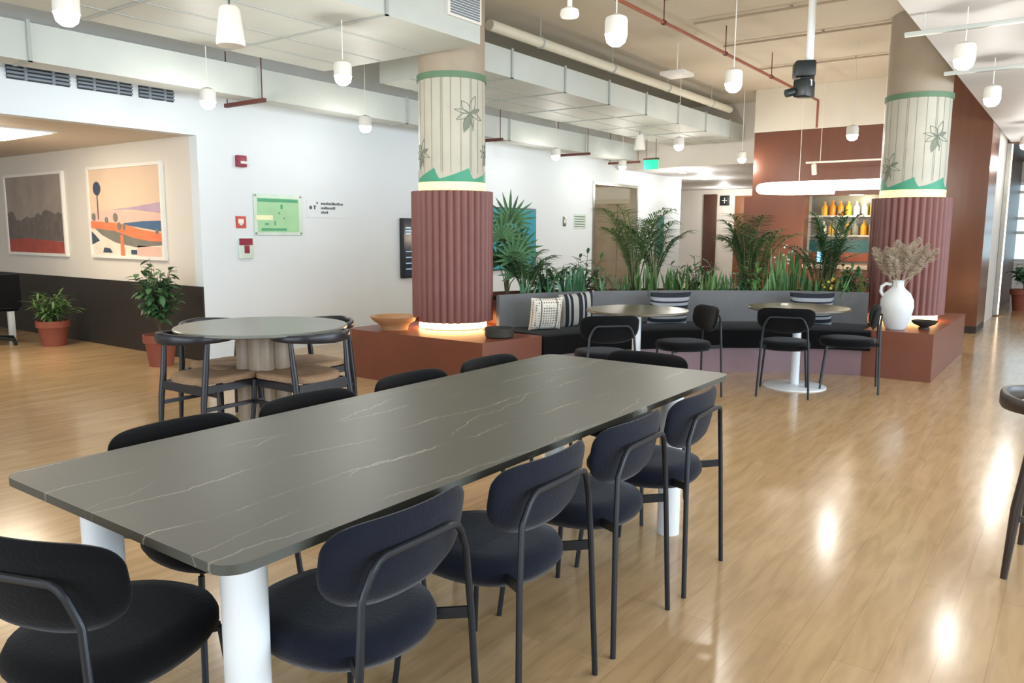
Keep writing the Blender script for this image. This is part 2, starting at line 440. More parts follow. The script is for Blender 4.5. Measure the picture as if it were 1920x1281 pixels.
def bottle(r, h):
    bm = B(); add_lathe(bm, [(0, 0), (r, 0), (r, h*.6), (r*.4, h*.78), (r*.36, h), (0, h)], 14); return bm
k = 0
order = ['shelf_yellow', 'shelf_grey', 'shelf_white', 'shelf_amber', 'shelf_yellow', 'shelf_white', 'shelf_amber', 'shelf_grey', 'shelf_yellow', 'shelf_yellow']
for z, nm in ((1.385, 'lower'), (1.705, 'upper')):
    y = 3.55
    for i in range(9):
        mm = order[(i*3 + (5 if nm == 'lower' else 0)) % 10]
        o = obj('bottle', bottle(.048, .22 + .05*random.random()), mm)
        o.location = (13.76, y, z)
        cn = {'shelf_yellow': 'yellow', 'shelf_grey': 'grey', 'shelf_white': 'white', 'shelf_amber': 'amber'}[mm]
        tag(o, '%s bottle on the %s bar shelf, number %s from the left end' % (cn, nm, ['one','two','three','four','five','six','seven','eight','nine'][i]), 'bottle', 'bottles on the bar shelves')
        y -= .125
o = thing('counter_screen', 'small bright blue-white screen standing on the bar counter', 'screen', (13.05, 3.72-.33, .92), 0)
bm = B(); add_box(bm, (0, -.07, .03), (.02, .07, .22), .004); obj('bezel', bm, 'black_plastic', o)
bm = B(); add_box(bm, (-.004, -.055, .045), (0, .055, .205)); obj('display', bm, 'blue_glow', o)
bm = B(); add_box(bm, (-.03, -.04, 0), (.06, .04, .03), .004); obj('foot', bm, 'black_plastic', o)

pier = thing('wood_pier', 'tall glossy brown veneered pier beside the right aisle', 'pier', (12.88, 1.155, 0))
bm = B(); add_box(bm, (0, 0, .1), (1.1, .6, 3.68)); obj('cladding', bm, 'brown_pier', pier)
bm = B(); add_box(bm, (.0, .0, 0), (1.08, .58, .1)); obj('skirting', bm, 'base_black', pier)
bm = B(); add_box(bm, (14.02, 1.2, 0), (16.0, 1.3, LZ+.5)); struct('wall_right', bm, 'cream_wall', 'lit cream wall past the brown pier', 'wall')
bm = B(); add_box(bm, (16.05, 1.2, 0), (20.0, 1.5, LZ-.02)); struct('wall_right', bm, 'brown_dark', 'dark brown wall beyond the light strip', 'wall')
ls = thing('led_strip', 'tall warm vertical light strip past the brown pier', 'light', (15.95, 1.16, 0))
bm = B(); add_box(bm, (-.06, -.03, .02), (.06, .035, LZ-.02)); obj('channel', bm, 'steel', ls)
bm = B(); add_box(bm, (-.035, -.045, .03), (.045, -.03, LZ-.03)); obj('diffuser', bm, 'led_strip', ls)

# ------------------------------------------------------------------ ducts, pipes, ceiling kit
def duct(label, x0, x1, y0, y1, z0, z1, step, hang_to, name='air_duct'):
    t = thing(name, label, 'duct', (x0, y0, z0))
    bm = B(); add_box(bm, (0, 0, 0), (x1-x0, y1-y0, z1-z0)); obj('casing', bm, 'duct', t)
    x = step*.55
    while x < x1-x0-.1:
        bm = B()
        add_box(bm, (x-.014, -.018, -.008), (x+.014, y1-y0, 0)); add_box(bm, (x-.014, -.018, -.008), (x+.014, 0, z1-z0+.02))
        obj('flange', bm, 'duct_under', t)
        x += step
    return t
d2 = duct('long pale rectangular duct running from the painted column to the bar', 6.36, 13.95, 5.05, 6.42, 3.02, 3.30, 1.05, CZ)
d2b = duct('wide pale duct above the round table with a grille near its end', -2.5, 5.58, 4.40, 6.42, 3.02, 3.55, 1.25, CZ)
# seams on the underside
for y in (.62, 1.18, 1.62): bx('seam', (0, y, -.006), (8.05, y+.025, 0), 'duct_under', d2b)
for y in (.45, .9): bx('seam', (0, y, -.006), (7.55, y+.025, 0), 'duct_under', d2)
g = B(); add_box(g, (7.62, -.03, .15), (8.06, 0, .42)); obj('grille_frame', g, 'frame_white', d2b)
g = B()
for i in range(11): add_box(g, (7.65, -.04, .17+i*.021), (8.03, -.03, .181+i*.021))
obj('grille', g, 'louver', d2b)
dl = duct('pale rectangular duct hung in front of the long white wall', -2.5, 13.4, 6.9, 7.18, 2.733, 3.03, 2.15, CZ)
for x in (5.05, 9.0, 11.4, 13.2):
    bm = B()
    add_box(bm, (x+2.5-.02, -.2, -.06), (x+2.5+.02, .45, -.022))
    for y in (-.16, .42): add_cyl(bm, (x+2.5, y, -.03), (x+2.5, y, 1.0), .006, seg=6)
    obj('hanger', bm, 'strut', dl)
bm = B(); add_tube(bm, [(6.4, 4.93, 3.43), (12.9, 4.93, 3.43)], .055, 14)
t = thing('service_pipe', 'fat cream pipe running above the long duct', 'pipe'); obj('pipe_run', bm, 'pipe', t)
for x in (7.3, 8.9, 10.5, 12.1):
    bm = B(); add_tube(bm, [(x, 4.93, 3.43), (x, 4.93, CZ)], .008, 6); add_tube(bm, [(x-.015, 4.93, 3.43), (x+.015, 4.93, 3.43)], .063, 14)
    obj('clip', bm, 'duct_under', t)
t = thing('sprinkler_pipe', 'thin red pipe running under the slab to the black projector', 'pipe')
bm = B(); add_tube(bm, [(2.5, 3.44, 3.40), (12.6, 3.44, 3.40)], .018, 10); obj('pipe_run', bm, 'red_pipe', t)
bm = B(); add_tube(bm, [(12.6, 3.44, 3.40), (12.6, 3.44, 3.0)], .018, 10); obj('drop', bm, 'red_pipe', t)
for x in (4, 5.6, 7.2, 8.8, 10.4):
    bm = B(); add_tube(bm, [(x, 3.44, 3.4), (x, 3.44, CZ)], .006, 6); add_cyl(bm, (x-.02, 3.44, 3.4), (x+.02, 3.44, 3.4), .026, seg=10)
    obj('hanger', bm, 'strut', t)
# conduits crossing the slab
names = ['nearest', 'second', 'third', 'fourth', 'fifth', 'farthest']
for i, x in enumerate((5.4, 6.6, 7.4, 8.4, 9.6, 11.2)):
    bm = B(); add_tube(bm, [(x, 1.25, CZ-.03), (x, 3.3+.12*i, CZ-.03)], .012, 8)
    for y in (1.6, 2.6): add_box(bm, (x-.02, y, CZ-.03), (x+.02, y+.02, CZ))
    tag(obj('ceiling_conduit', bm, 'shaft_top'), 'thin conduit crossing the slab, %s of the six beside the red pipe' % names[i], 'conduit', 'conduits on the slab')  # beige darker than the slab paints in their shadow lines
bm = B(); add_box(bm, (-2, 1.2, 3.42), (5.0, 1.55, CZ)); struct('trim_2', bm, 'ceil')
# louvres in the wall above the recess
for i, (x0, x1, lb) in enumerate(((2.55, 3.03, 'grey louvre vent cut off by the left edge of the view'), (3.08, 3.6, 'wide grey louvre vent second from the left edge'), (3.67, 4.18, 'middle grey louvre vent above the recess'), (4.25, 4.61, 'narrow grey louvre vent nearest the wall corner'))):
    if i == 0: continue
    t = thing('louver_vent', lb, 'vent', (x0, YW, 2.69), 0, 'louvres above the recess')
    bm = B(); add_box(bm, (0, -.008, 0), (x1-x0, .0, .27)); obj('backing', bm, 'dark_void', t)
    bm = B()
    for j in range(8): add_box(bm, (0, -.03, .012+j*.033), (x1-x0, -.008, .03+j*.033))
    obj('slat', bm, 'louver', t)
    for x in (.28*(x1-x0), .72*(x1-x0)): bx('mullion', (x-.012, -.034, 0), (x+.012, -.008, .27), 'louver', t)

# ------------------------------------------------------------------ lamps
def make_lamp(label, p, top):
    t = thing('pendant_spotlight', label, 'lamp', p, 0, 'pendant spotlights')
    bm = B(); add_lathe(bm, [(0, .12), (.02, .12), (.062, .10), (.07, .08), (.07, .0), (.064, 0), (.064, .012), (0, .012)], 20); obj('housing', bm, 'frame_white', t)
    bm = B(); add_lathe(bm, [(0, -.07), (.03, -.066), (.056, -.045), (.066, -.01), (.066, .01), (0, .01)], 20); obj('lens', bm, 'lamp', t)
    bm = B(); add_cyl(bm, (0, 0, .11), (0, 0, top - p[2]), .004, seg=8); obj('stem', bm, 'frame_white', t)
    return t
lamps = [
    ((4.25, 6.445, 2.55), 3.02, 'white pendant spotlight in front of the narrow louvre vent'),
    ((6.215, 6.507, 2.55), CZ, 'white pendant spotlight just left of the near painted column'),
    ((10.14, 6.55, 2.55), CZ, 'white pendant spotlight over the wall right of the near painted column'),
    ((12.5, 6.68, 2.56), CZ, 'white pendant spotlight just left of the green exit sign'),
    ((2.243, 4.702, 2.6), 3.02, 'white pendant spotlight at the top left corner of the view'),
    ((4.341, 4.782, 2.6), 3.02, 'white pendant spotlight above the grey round table'),
    ((10.30, 4.64, 2.6), CZ, 'white pendant spotlight under the long duct near the bench'),
    ((12.66, 4.6, 2.6), CZ, 'white pendant spotlight at the far end of the long duct'),
    ((4.41, 2.422, 2.6), CZ, 'large bright pendant spotlight above the far end of the marble table'),
    ((6.349, 2.405, 2.6), CZ, 'bright pendant spotlight left of the hanging black projector'),
    ((10.368, 2.405, 2.6), CZ, 'white pendant spotlight in front of the red-brown bar'),
    ((6.396, .782, 2.6), LZ, 'white pendant spotlight on the rail right of the far painted column'),
    ((8.324, .776, 2.6), LZ, 'white pendant spotlight further along the aisle by the brown pier'),
    ((13.2, .78, 2.64), LZ, 'small far pendant spotlight beyond the brown pier, nearer of two'),
    ((15.1, .78, 2.64), LZ, 'small far pendant spotlight beyond the brown pier, farther of two'),
]
def spot(loc, e, size=150, blend=.9, radius=.05, c=(1, .96, .89), name='lamp_light'):
    l = bpy.data.lights.new(name, 'POINT'); l.energy = e
    l.shadow_soft_size = radius; l.color = c
    o = bpy.data.objects.new(name, l); col.objects.link(o); o.location = loc
    return o
LW = 10.5
for p, top, lb in lamps:
    t = make_lamp(lb, p, top)
    s = spot((0, 0, -.13), LW); s.parent = t
for p in ((2.4, 2.41, 2.55), (.4, 2.41, 2.55), (4.4, .78, 2.55), (2.4, .78, 2.55)):
    spot(p, LW)  # unseen lamps assumed further along the rows, added for illumination
for p, lb in (((14.9, 6.6, 2.6), 'white downlight in front of the far wall past the exit sign'), ((17.23, 7.1, 2.62), 'white downlight on the lobby ceiling left of the bar'), ((21.0, 8.1, 2.62), 'small farthest downlight above the far brown door'),
              ((14.2, 9.0, 2.47), 'downlight seen inside the lift lobby opening')):
    t = thing('recessed_downlight', lb, 'lamp', p, 0, 'recessed downlights')
    bm = B(); add_lathe(bm, [(.07, .03), (.085, .03), (.085, 0), (.07, 0), (.07, .03)], 20); obj('bezel', bm, 'frame_white', t)
    bm = B(); add_lathe(bm, [(0, -.012), (.045, -.008), (.07, .005), (0, .005)], 20); obj('lens', bm, 'down', t)
    spot((p[0], p[1], p[2]-.25), 12 if p[2] < 2.5 else 30)
# other pendants
t = thing('pendant_speaker', 'white tapered pendant speaker hanging near the top left', 'speaker', (3.1, 4.43, 2.55))
bm = B(); add_lathe(bm, [(0, 0), (.085, 0), (.088, .02), (.062, .22), (.05, .235), (0, .235)], 28); obj('cone', bm, 'frame_white', t)
bm = B(); add_cyl(bm, (0, 0, .23), (0, 0, .47), .006, seg=8); obj('cord', bm, 'ink', t)
t = thing('ceiling_puck', 'small white puck on a stem left of the large bright spotlight', 'sensor', (4.045, 2.53, 2.64))
bm = B(); add_lathe(bm, [(0, 0), (.05, 0), (.056, .015), (.05, .04), (.02, .055), (0, .055)], 24); obj('disc', bm, 'frame_white', t)
bm = B(); add_cyl(bm, (0, 0, .05), (0, 0, CZ-2.64), .014, seg=10); obj('stem', bm, 'frame_white', t)
t = thing('ceiling_puck', 'flat white access point under the fat cream pipe', 'sensor', (9.2, 4.2, 3.3))
bm = B(); add_box(bm, (-.16, -.16, 0), (.16, .16, .05), .015); obj('disc', bm, 'frame_white', t)
bm = B(); add_cyl(bm, (0, 0, .05), (0, 0, CZ-3.3), .008, seg=8); obj('stem', bm, 'frame_white', t)
t = thing('pendant_speaker', 'white pendant speaker at the far duct above the exit sign', 'speaker', (11.6, 5.9, 2.72))
bm = B(); add_lathe(bm, [(0, 0), (.085, 0), (.088, .02), (.062, .22), (.05, .235), (0, .235)], 28); obj('cone', bm, 'frame_white', t)
bm = B(); add_cyl(bm, (0, 0, .23), (0, 0, .30), .006, seg=8); obj('cord', bm, 'ink', t)
t = thing('exit_sign', 'green glowing exit sign hanging in front of the white wall', 'sign', (12.64, 6.2, 2.50))
bm = B(); add_box(bm, (-.02, -.13, 0), (.02, .13, .16), .006); obj('lit_panel', bm, 'exit', t)
bm = B(); add_box(bm, (-.025, -.14, .16), (.025, .14, .19), .004)
for y in (-.09, .09): add_cyl(bm, (0, y, .18), (0, y, 1.2 if False else .52), .005, seg=6)
obj('bracket', bm, 'strut', t)
# track above the right aisle
t = thing('lighting_rail', 'pale rail under the low ceiling at the upper right', 'rail', (6.396, .75, 2.80))
bm = B(); add_box(bm, (-.02, -1.6, .0), (.02, .42, .03), .003); obj('rail', bm, 'duct', t)
for y in (-1.2, -.4, .3):
    bm = B(); add_cyl(bm, (0, y, .03), (0, y, LZ-2.80), .006, seg=6); obj('rod', bm, 'duct', t)
t = thing('lighting_rail', 'pale rail further along the low aisle ceiling', 'rail', (8.324, .75, 2.84))
bm = B(); add_box(bm, (-.02, -1.6, .0), (.02, .42, .03), .003); obj('rail', bm, 'duct', t)
for y in (-1.2, -.4, .3):
    bm = B(); add_cyl(bm, (0, y, .03), (0, y, LZ-2.84), .006, seg=6); obj('rod', bm, 'duct', t)
t = thing('bar_track_light', 'thin pale track with one spotlight in front of the bar', 'lamp', (12.0, 2.3, 2.42))
bm = B(); add_box(bm, (-.015, -.5, 0), (.015, 1.1, .025), .003); obj('track', bm, 'plinth', t)
bm = B(); add_cyl(bm, (-.02, .98, -.02), (-.05, .96, -.16), .035, seg=16); add_cyl(bm, (0, .98, -.02), (0, .98, 0), .012, seg=8); obj('spot_head', bm, 'plinth', t)
for y in (-.1, .9):
    bm = B(); add_cyl(bm, (0, y, .02), (0, y, CZ-2.42), .004, seg=6); obj('wire', bm, 'plinth', t)
# ring pendant
t = thing('tube_pendant', 'long glowing tube pendant with a rounded turn in front of the bar', 'lamp', (11.35, 2.85, 2.03))
pts = [(-.5, -1.05, 0), (-.5, -.5, 0), (-.5, 0, 0)]
for k in range(17): a = PI - PI*k/16; pts.append((.5*math.cos(a), .45 + .5*math.sin(a), 0))
pts += [(.5, .3, 0), (.5, .1, 0)]
bm = B(); add_tube(bm, pts, .068, 14); obj('light_tube', bm, 'led_ring', t)
for y in (-.7, .3):
    bm = B(); add_cyl(bm, (-.5, y, .06), (-.5, y, CZ-2.03), .004, seg=6); obj('wire', bm, 'plinth', t)
# projector on pole
t = thing('hung_projector', 'black two-part projector clamped to a white ceiling pole', 'projector', (7.35, 2.10, 2.6))
bm = B(); add_cyl(bm, (0, 0, .1), (0, 0, CZ-2.6), .033, seg=16); obj('pole', bm, 'white_metal', t)
bm = B(); add_box(bm, (-.1, -.045, .17), (.1, .13, .31), .02, R(25)); obj('body', bm, 'black_plastic', t)
bm = B(); add_box(bm, (-.09, -.03, .0), (.09, .10, .155), .02, R(-10)); obj('body', bm, 'black_plastic', t)
bm = B(); add_cyl(bm, (-.08, .1, .05), (-.13, .15, .03), .035, seg=16); obj('lens', bm, 'black_plastic', t)
bm = B(); add_box(bm, (-.04, -.04, .15), (.04, .06, .19)); obj('clamp', bm, 'black_plastic', t)
# recess panel light
t = thing('ceiling_light_panel', 'bright square light panel in the recess ceiling', 'lamp', (3.5, 9.0, 2.385))
bm = B(); add_box(bm, (-.62, -.42, 0), (.42, .8, .015)); obj('frame', bm, 'frame_white', t)
bm = B(); add_box(bm, (-.58, -.38, -.008), (.38, .76, .0)); obj('diffuser', bm, 'panel_light', t)

# ------------------------------------------------------------------ pictures on the recess wall (plane x = AX)
def wallpoly(parent, name, pts, m, lay):
    # pts: (y, z) inside the picture; thin print layers stacked towards the viewer
    bm = B(); add_poly3(bm, [(-.024 - .0012*lay, y, z) for y, z in pts], (-.001, 0, 0)); return obj(name, bm, m, parent)
def picture(label, y0, y1, z0, z1):
    t = thing('framed_picture', label, 'picture', (AX, y0, z0), 0, 'framed pictures in the recess')
    w, h = y1-y0, z1-z0
    bm = B()
    e = .035
    add_box(bm, (-.04, 0, 0), (0, w, e)); add_box(bm, (-.04, 0, h-e), (0, w, h)); add_box(bm, (-.04, 0, e), (0, e, h-e)); add_box(bm, (-.04, w-e, e), (0, w, h-e))
    obj('frame', bm, 'frame_white', t)
    return t, w, h
# misty landscape (left): viewed so that larger y is further left
t, w, h = picture('framed misty grey landscape with a red field, left picture', 10.53, 12.23, 1.07, 2.15)
def P(u, v): return (w - .035 - u*(w-.07), .035 + v*(h-.07))     # u from left edge, v from bottom
wallpoly(t, 'print_sky', [P(0,0),P(1,0),P(1,1),P(0,1)], 'art_grey', 0)
random.seed(11)
tr = [P(0,.16)] + [P(i/24, .3 + (.2 if i < 4 or i > 18 else .06 + .008*i) + .06*random.random()) for i in range(25)] + [P(1,.16)]
wallpoly(t, 'print_trees', tr, 'art_dark', 1)
wallpoly(t, 'print_field', [P(0,0),P(1,0),P(1,.15),P(.6,.17),P(.35,.19),P(0,.17)], 'art_red', 2)
# coast poster (right)
t, w, h = picture('framed orange and sand coloured desert road illustration, right picture', 8.25, 9.9, 1.075, 2.16)
wallpoly(t, 'print_sky', [P(0,0),P(1,0),P(1,1),P(0,1)], 'art_sand', 0)
wallpoly(t, 'print_dusk', [P(0,.36),P(1,.36),P(1,.47),P(.3,.53),P(0,.5)], 'art_pink', 1)
wallpoly(t, 'print_hills', [P(.3,.53),P(.62,.555),P(1,.60),P(1,.48),P(.62,.525)], 'art_lilac', 2)
wallpoly(t, 'print_lake', [P(.45,.36),P(1,.28),P(1,.40),P(.75,.395),P(.5,.375)], 'art_blue', 2)
wallpoly(t, 'print_ground', [P(0,0),P(1,0),P(1,.2),P(.6,.15),P(.1,.3),P(0,.3)], 'art_cream', 2)
wallpoly(t, 'print_shade', [P(.05,.32),P(.35,.3),P(.7,.22),P(1,.17),P(1,.13),P(.65,.10),P(.35,.15),P(.15,.24)], 'art_olive', 3)
wallpoly(t, 'print_cliff', [P(0,.40),P(.3,.385),P(.5,.36),P(.72,.30),P(1,.26),P(1,.17),P(.82,.175),P(.6,.21),P(.35,.285),P(.1,.31),P(0,.32)], 'art_orange', 4)
wallpoly(t, 'print_house', [P(.66,0),P(.97,0),P(.97,.11),P(.66,.12)], 'art_pink', 3)
wallpoly(t, 'print_rock', [P(0,.12),P(.12,.17),P(.05,.24),P(0,.28)], 'art_navy', 3)
wallpoly(t, 'print_car', [P(.16,.03),P(.3,.03),P(.27,.08),P(.18,.09)], 'art_navy', 4)
wallpoly(t, 'print_post', [P(.42,.0),P(.48,.0),P(.47,.24),P(.43,.24)], 'art_orange', 5)
wallpoly(t, 'print_box', [P(.57,.02),P(.65,.02),P(.65,.07),P(.57,.07)], 'art_navy', 5)
def tree_disc(u, v, ru, rv): return [P(u + ru*math.cos(2*PI*k/16), v + rv*math.sin(2*PI*k/16)) for k in range(16)]
wallpoly(t, 'print_tree', tree_disc(.12, .78, .055, .08), 'art_navy', 5)
wallpoly(t, 'print_tree_trunk', [P(.115,.42),P(.125,.42),P(.125,.72),P(.115,.72)], 'art_navy', 5)
for u, v, q in ((.05,.45,.03),(.24,.41,.025),(.37,.44,.035),(.42,.34,.03),(.49,.33,.025),(.93,.28,.02)):
    wallpoly(t, 'print_tree', tree_disc(u, v, q*.9, q*1.5), 'art_olive', 6)

# ------------------------------------------------------------------ things on the white wall
def wall_box(parent, name, x0, x1, z0, z1, d, m, d0=0, bev=0):
    bm = B(); add_box(bm, (x0, -d, z0), (x1, -d0, z1), bev); return obj(name, bm, m, parent)
t = thing('alarm_sounder', 'dark red alarm sounder high on the white wall', 'alarm', (5.30, YW, 2.10))
wall_box(t, 'body', 0, .12, 0, .125, .05, 'red_device', 0, .008); wall_box(t, 'strobe', .035, .12, .035, .062, .062, 'sign_clear', .048)
t = thing('fire_notice', 'small faded red notice below the dark red sounder', 'sign', (5.275, YW, 1.437))
wall_box(t, 'plate', 0, .13, 0, .13, .008, 'red_sign')
wall_box(t, 'symbol', .03, .1, .05, .1, .010, 'frame_white', .008); wall_box(t, 'symbol', .045, .085, .03, .05, .010, 'sign_clear', .008)
t = thing('call_point', 'red and white manual call point with clear cover, lowest on the wall', 'alarm', (5.29, YW, 1.10))
wall_box(t, 'backbox', 0, .18, 0, .225, .035, 'sign_clear', 0, .01); wall_box(t, 'red_header', .0, .165, .15, .222, .043, 'red_device', .03); wall_box(t, 'button', .06, .12, .06, .145, .05, 'red_device', .03, .006)
t = thing('evacuation_plan', 'light green evacuation plan on a clear backplate', 'sign', (5.51, YW, 1.36))
wall_box(t, 'backplate', 0, .67, 0, .465, .012, 'sign_clear', .006)
wall_box(t, 'plan_print', .045, .62, .035, .42, .016, 'sign_green', .012)
wall_box(t, 'title_band', .05, .61, .375, .412, .0185, 'sign_dgreen', .016)
wall_box(t, 'footer_band', .09, .44, .05, .078, .0185, 'sign_dgreen', .016)
wall_box(t, 'legend', .02, .25, .17, .225, .0185, 'sign_pale', .016)
bm = B()
for x, z, ww, hh in ((.36,.3,.03,.05),(.14,.115,.05,.02),(.27,.11,.02,.05),(.4,.18,.015,.02),(.33,.24,.02,.02)): add_box(bm, (x, -.0185, z), (x+ww, -.016, z+hh))
obj('plan_marks', bm, 'sign_dgreen', t)
bm = B()
for x in (.02, .65):
    for z in (.02, .445): add_cyl(bm, (x, 0, z), (x, -.022, z), .012, seg=12)
obj('standoff', bm, 'steel', t)
t = thing('direction_sign', 'white wayfinding sign with small dark lettering beside the green plan', 'sign', (6.26, YW, 1.57))
wall_box(t, 'plate', 0, .63, 0, .21, .006, 'white_wall')
bm = B()
random.seed(5)
for z, x1 in ((.168, .56), (.115, .44), (.062, .32)):      # rows of unreadable small letters
    x = .22
    while x < x1:
        wd = random.uniform(.012, .022)
        add_box(bm, (x, -.008, z-.012), (x+wd, -.006, z + random.choice((.012, .02, .012))))
        x += wd + .006
obj('lettering', bm, 'ink', t)
bm = B()
add_lathe(bm, [(0, 0), (.022, 0), (.022, .002), (0, .002)], 16); bmesh.ops.rotate(bm, verts=bm.verts, cent=(0,0,0), matrix=Matrix.Rotation(PI/2, 3, 'X')); bmesh.ops.translate(bm, verts=bm.verts, vec=(.06, -.006, .12))
add_box(bm, (.11, -.008, .1), (.13, -.006, .14)); add_box(bm, (.10, -.008, .135), (.145, -.006, .145)); add_box(bm, (.15, -.008, .165), (.17, -.006, .19))
obj('arrow_icon', bm, 'ink', t)
t = thing('wall_screen', 'tall dark blue screen on the wall half behind the near column', 'screen', (7.84, YW, .77))
wall_box(t, 'bezel', 0, 1.25, 0, .82, .06, 'black_plastic', 0, .01); wall_box(t, 'display', .03, 1.22, .03, .79, .062, 'screen_dark', .05)
for i, z in enumerate((.60,.64,.68)): wall_box(t, 'text_line', .06, .16+.03*(i % 2), z, z+.02, .064, 'screen_text', .062)
for z in (.12,.2,.28,.36): wall_box(t, 'text_line', .06, .3, z, z+.012, .064, 'screen_text', .062)
t = thing('teal_display', 'bright teal display on the wall just right of the near column', 'screen', (9.87, YW, .80))
wall_box(t, 'bezel', 0, 1.22, 0, 1.0, .05, 'black_plastic', 0, .008); wall_box(t, 'display', .02, 1.20, .02, .98, .052, 'teal', .045)
t = thing('wall_switch', 'small grey switch plate on the white wall between the palms', 'switch', (12.0, YW, 1.52))
wall_box(t, 'plate', 0, .1, 0, .17, .015, 'steel', 0, .004); wall_box(t, 'rocker', .03, .07, .05, .12, .02, 'frame_white', .015)
t = thing('wall_notice', 'pale lined notice left of the lift lobby opening', 'sign', (12.36, YW, 1.48))
wall_box(t, 'plate', 0, .44, 0, .26, .01, 'sign_clear')
bm = B()
for i in range(5): add_box(bm, (.03, -.012, .03+i*.045), (.4, -.01, .045+i*.045))
obj('lettering', bm, 'ink', t)
t = thing('hose_cabinet', 'narrow grey-green panel on the white wall right of the opening', 'panel', (15.75, YW, .85))
wall_box(t, 'frame', 0, .36, 0, .95, .05, 'steel', 0, .006); wall_box(t, 'door', .03, .33, .03, .92, .056, 'bar_teal', .04)
# lift lobby contents
t = thing('elevator_door', 'warm steel lift door seen through the lobby opening', 'door', (16.898, 9.75, 0), -PI/2)
bm = B(); add_box(bm, (0, -.03, 0), (.62, 0, 2.1)); add_box(bm, (.64, -.03, 0), (1.26, 0, 2.1)); obj('leaf', bm, 'steel', t)
bm = B(); add_box(bm, (-.1, -.05, 0), (0, 0, 2.2)); add_box(bm, (1.26, -.05, 0), (1.36, 0, 2.2)); add_box(bm, (0, -.05, 2.1), (1.26, 0, 2.2)); obj('jamb', bm, 'duct', t)
t = thing('room_sign', 'small black square sign between the two far brown doors', 'sign', (21.99, 8.3, 2.2))
bm = B(); add_box(bm, (-.02, 0, 0), (0, .28, .28), .004); obj('plate', bm, 'black_plastic', t)
bm = B(); add_box(bm, (-.024, .13, .06), (-.02, .15, .22)); add_box(bm, (-.024, .07, .13), (-.02, .21, .15)); obj('symbol', bm, 'frame_white', t)

# ------------------------------------------------------------------ painted columns
def column(c, label, teeth_off, leaves, toc):
    t = thing('painted_column', label, 'column', (c[0], c[1], 0))
    f = Vector((toc[0], toc[1], 0)).normalized(); rt = Vector((-f.y, f.x, 0))
    def cp(th, z, r): return f*(r*math.cos(th)) + rt*(r*math.sin(th)) + Vector((0, 0, z))
    def arc_poly(bm, pts, r, thick):
        # pts (theta, z) fan-filled shell on the cylinder
        lo = [bm.verts.new(cp(a, z, r)) for a, z in pts]
        bm.faces.new(lo)
    bm = B(); add_lathe(bm, [(0, .47), (.32, .47), (.32, 2.84), (0, 2.84)], 64); obj('shaft', bm, 'shaft', t)
    bm = B(); add_lathe(bm, [(0, 2.84), (.318, 2.84), (.318, CZ-.003), (0, CZ-.003)], 64); obj('column_head', bm, 'shaft_top', t)
    bm = B(); add_lathe(bm, [(.315, 2.815), (.335, 2.815), (.335, 2.87), (.315, 2.87), (.315, 2.815)], 64); obj('top_ring', bm, 'green_ring', t)
    nf = 34
    bm = B(); add_lathe(bm, [(.375, .54), (.40, .54), (.40, 1.79), (.32, 1.79), (.32, .54), (.375, .54)], nf*8, rfun=lambda k: 1 - .06*(1-abs(math.cos(PI*((k % 8)/8 - .5))))); obj('fluted_drum', bm, 'drum', t, 60)
    bm = B(); add_lathe(bm, [(.32, .475), (.335, .475), (.335, .535), (.32, .535), (.32, .475)], 64); obj('base_glow', bm, 'led_warm', t)
    bm = B(); add_lathe(bm, [(.32, 1.792), (.326, 1.792), (.326, 1.872), (.32, 1.872), (.32, 1.792)], 64); obj('top_glow', bm, 'led_pale', t)
    # green wave band
    bm = B(); n = 240; per = R(60); lo = []; hi = []
    for k in range(n):
        th = 2*PI*k/n; u = ((th - teeth_off) % per)/per
        z = 1.90 + .10*(u/.86)**1.3 if u < .86 else 2.0 - .10*((u-.86)/.14)**.6
        lo.append(bm.verts.new(cp(th, 1.872, .3235))); hi.append(bm.verts.new(cp(th, z, .3235)))
    for k in range(n): bm.faces.new((lo[k], lo[(k+1) % n], hi[(k+1) % n], hi[k]))
    obj('wave_band', bm, 'green_paint', t)
    # painted lines
    bm = B()
    for i, th in enumerate([R(a) for a in range(-172, 188, 17)]):
        wd = .006
        for q in ((0,) if i % 3 else (0, .05)):
            a = th + q
            bm.faces.new([bm.verts.new(cp(a+s*wd, z, .3225)) for s, z in ((-1, 1.96), (1, 1.96), (1, 2.815), (-1, 2.815))])
    obj('painted_lines', bm, 'line_paint', t)
    bm = B()
    for (a0, z0, s) in leaves:
        for ang, ln, wd, fill in ((205, .15, .022, 0), (250, .19, .035, 1), (285, .13, .02, 0), (170, .16, .016, 0), (130, .14, .035, 0), (70, .17, .03, 0), (20, .13, .02, 1), (-20, .16, .018, 0)):
            a = R(ang); m_ = 10; up = []; dn = []
            for i in range(m_+1):
                u = i/m_; d = ln*u*s; wv = wd*s*math.sin(PI*min(u*1.02, 1))
                px, pz = d*math.cos(a), d*math.sin(a)
                nx, nz = -math.sin(a), math.cos(a)
                up.append((a0 + (px+nx*wv)/.32, z0 + pz + nz*wv)); dn.append((a0 + (px-nx*wv)/.32, z0 + pz - nz*wv))
            for side in (up, dn):
                add_tube(bm, [cp(p, z, .323) for p, z in side], .0028, 5)
            if fill:
                for i in range(m_):
                    if i in (0,): continue
                    bm.faces.new([bm.verts.new(cp(p, z, .3232)) for p, z in (up[i], up[min(i+1, m_-1)], dn[min(i+1, m_-1)], dn[i])]) if i < m_-1 else None
        add_tube(bm, [cp(a0 + .12*s*math.sin(i*.25), z0 - .04*i*s, .323) for i in range(5)], .003, 5)
    obj('leaf_motif', bm, 'leaf_paint', t)
    return t
C1 = (5.95, 5.04); C2 = (9.6, 1.57)
column(C1, 'near painted column with fluted red drum left of the plants', R(38), [(R(32), 2.5, 1.0), (R(-62), 2.14, .8), (R(75), 2.15, .7), (R(150), 2.4, 1)], (-C1[0], -C1[1]))
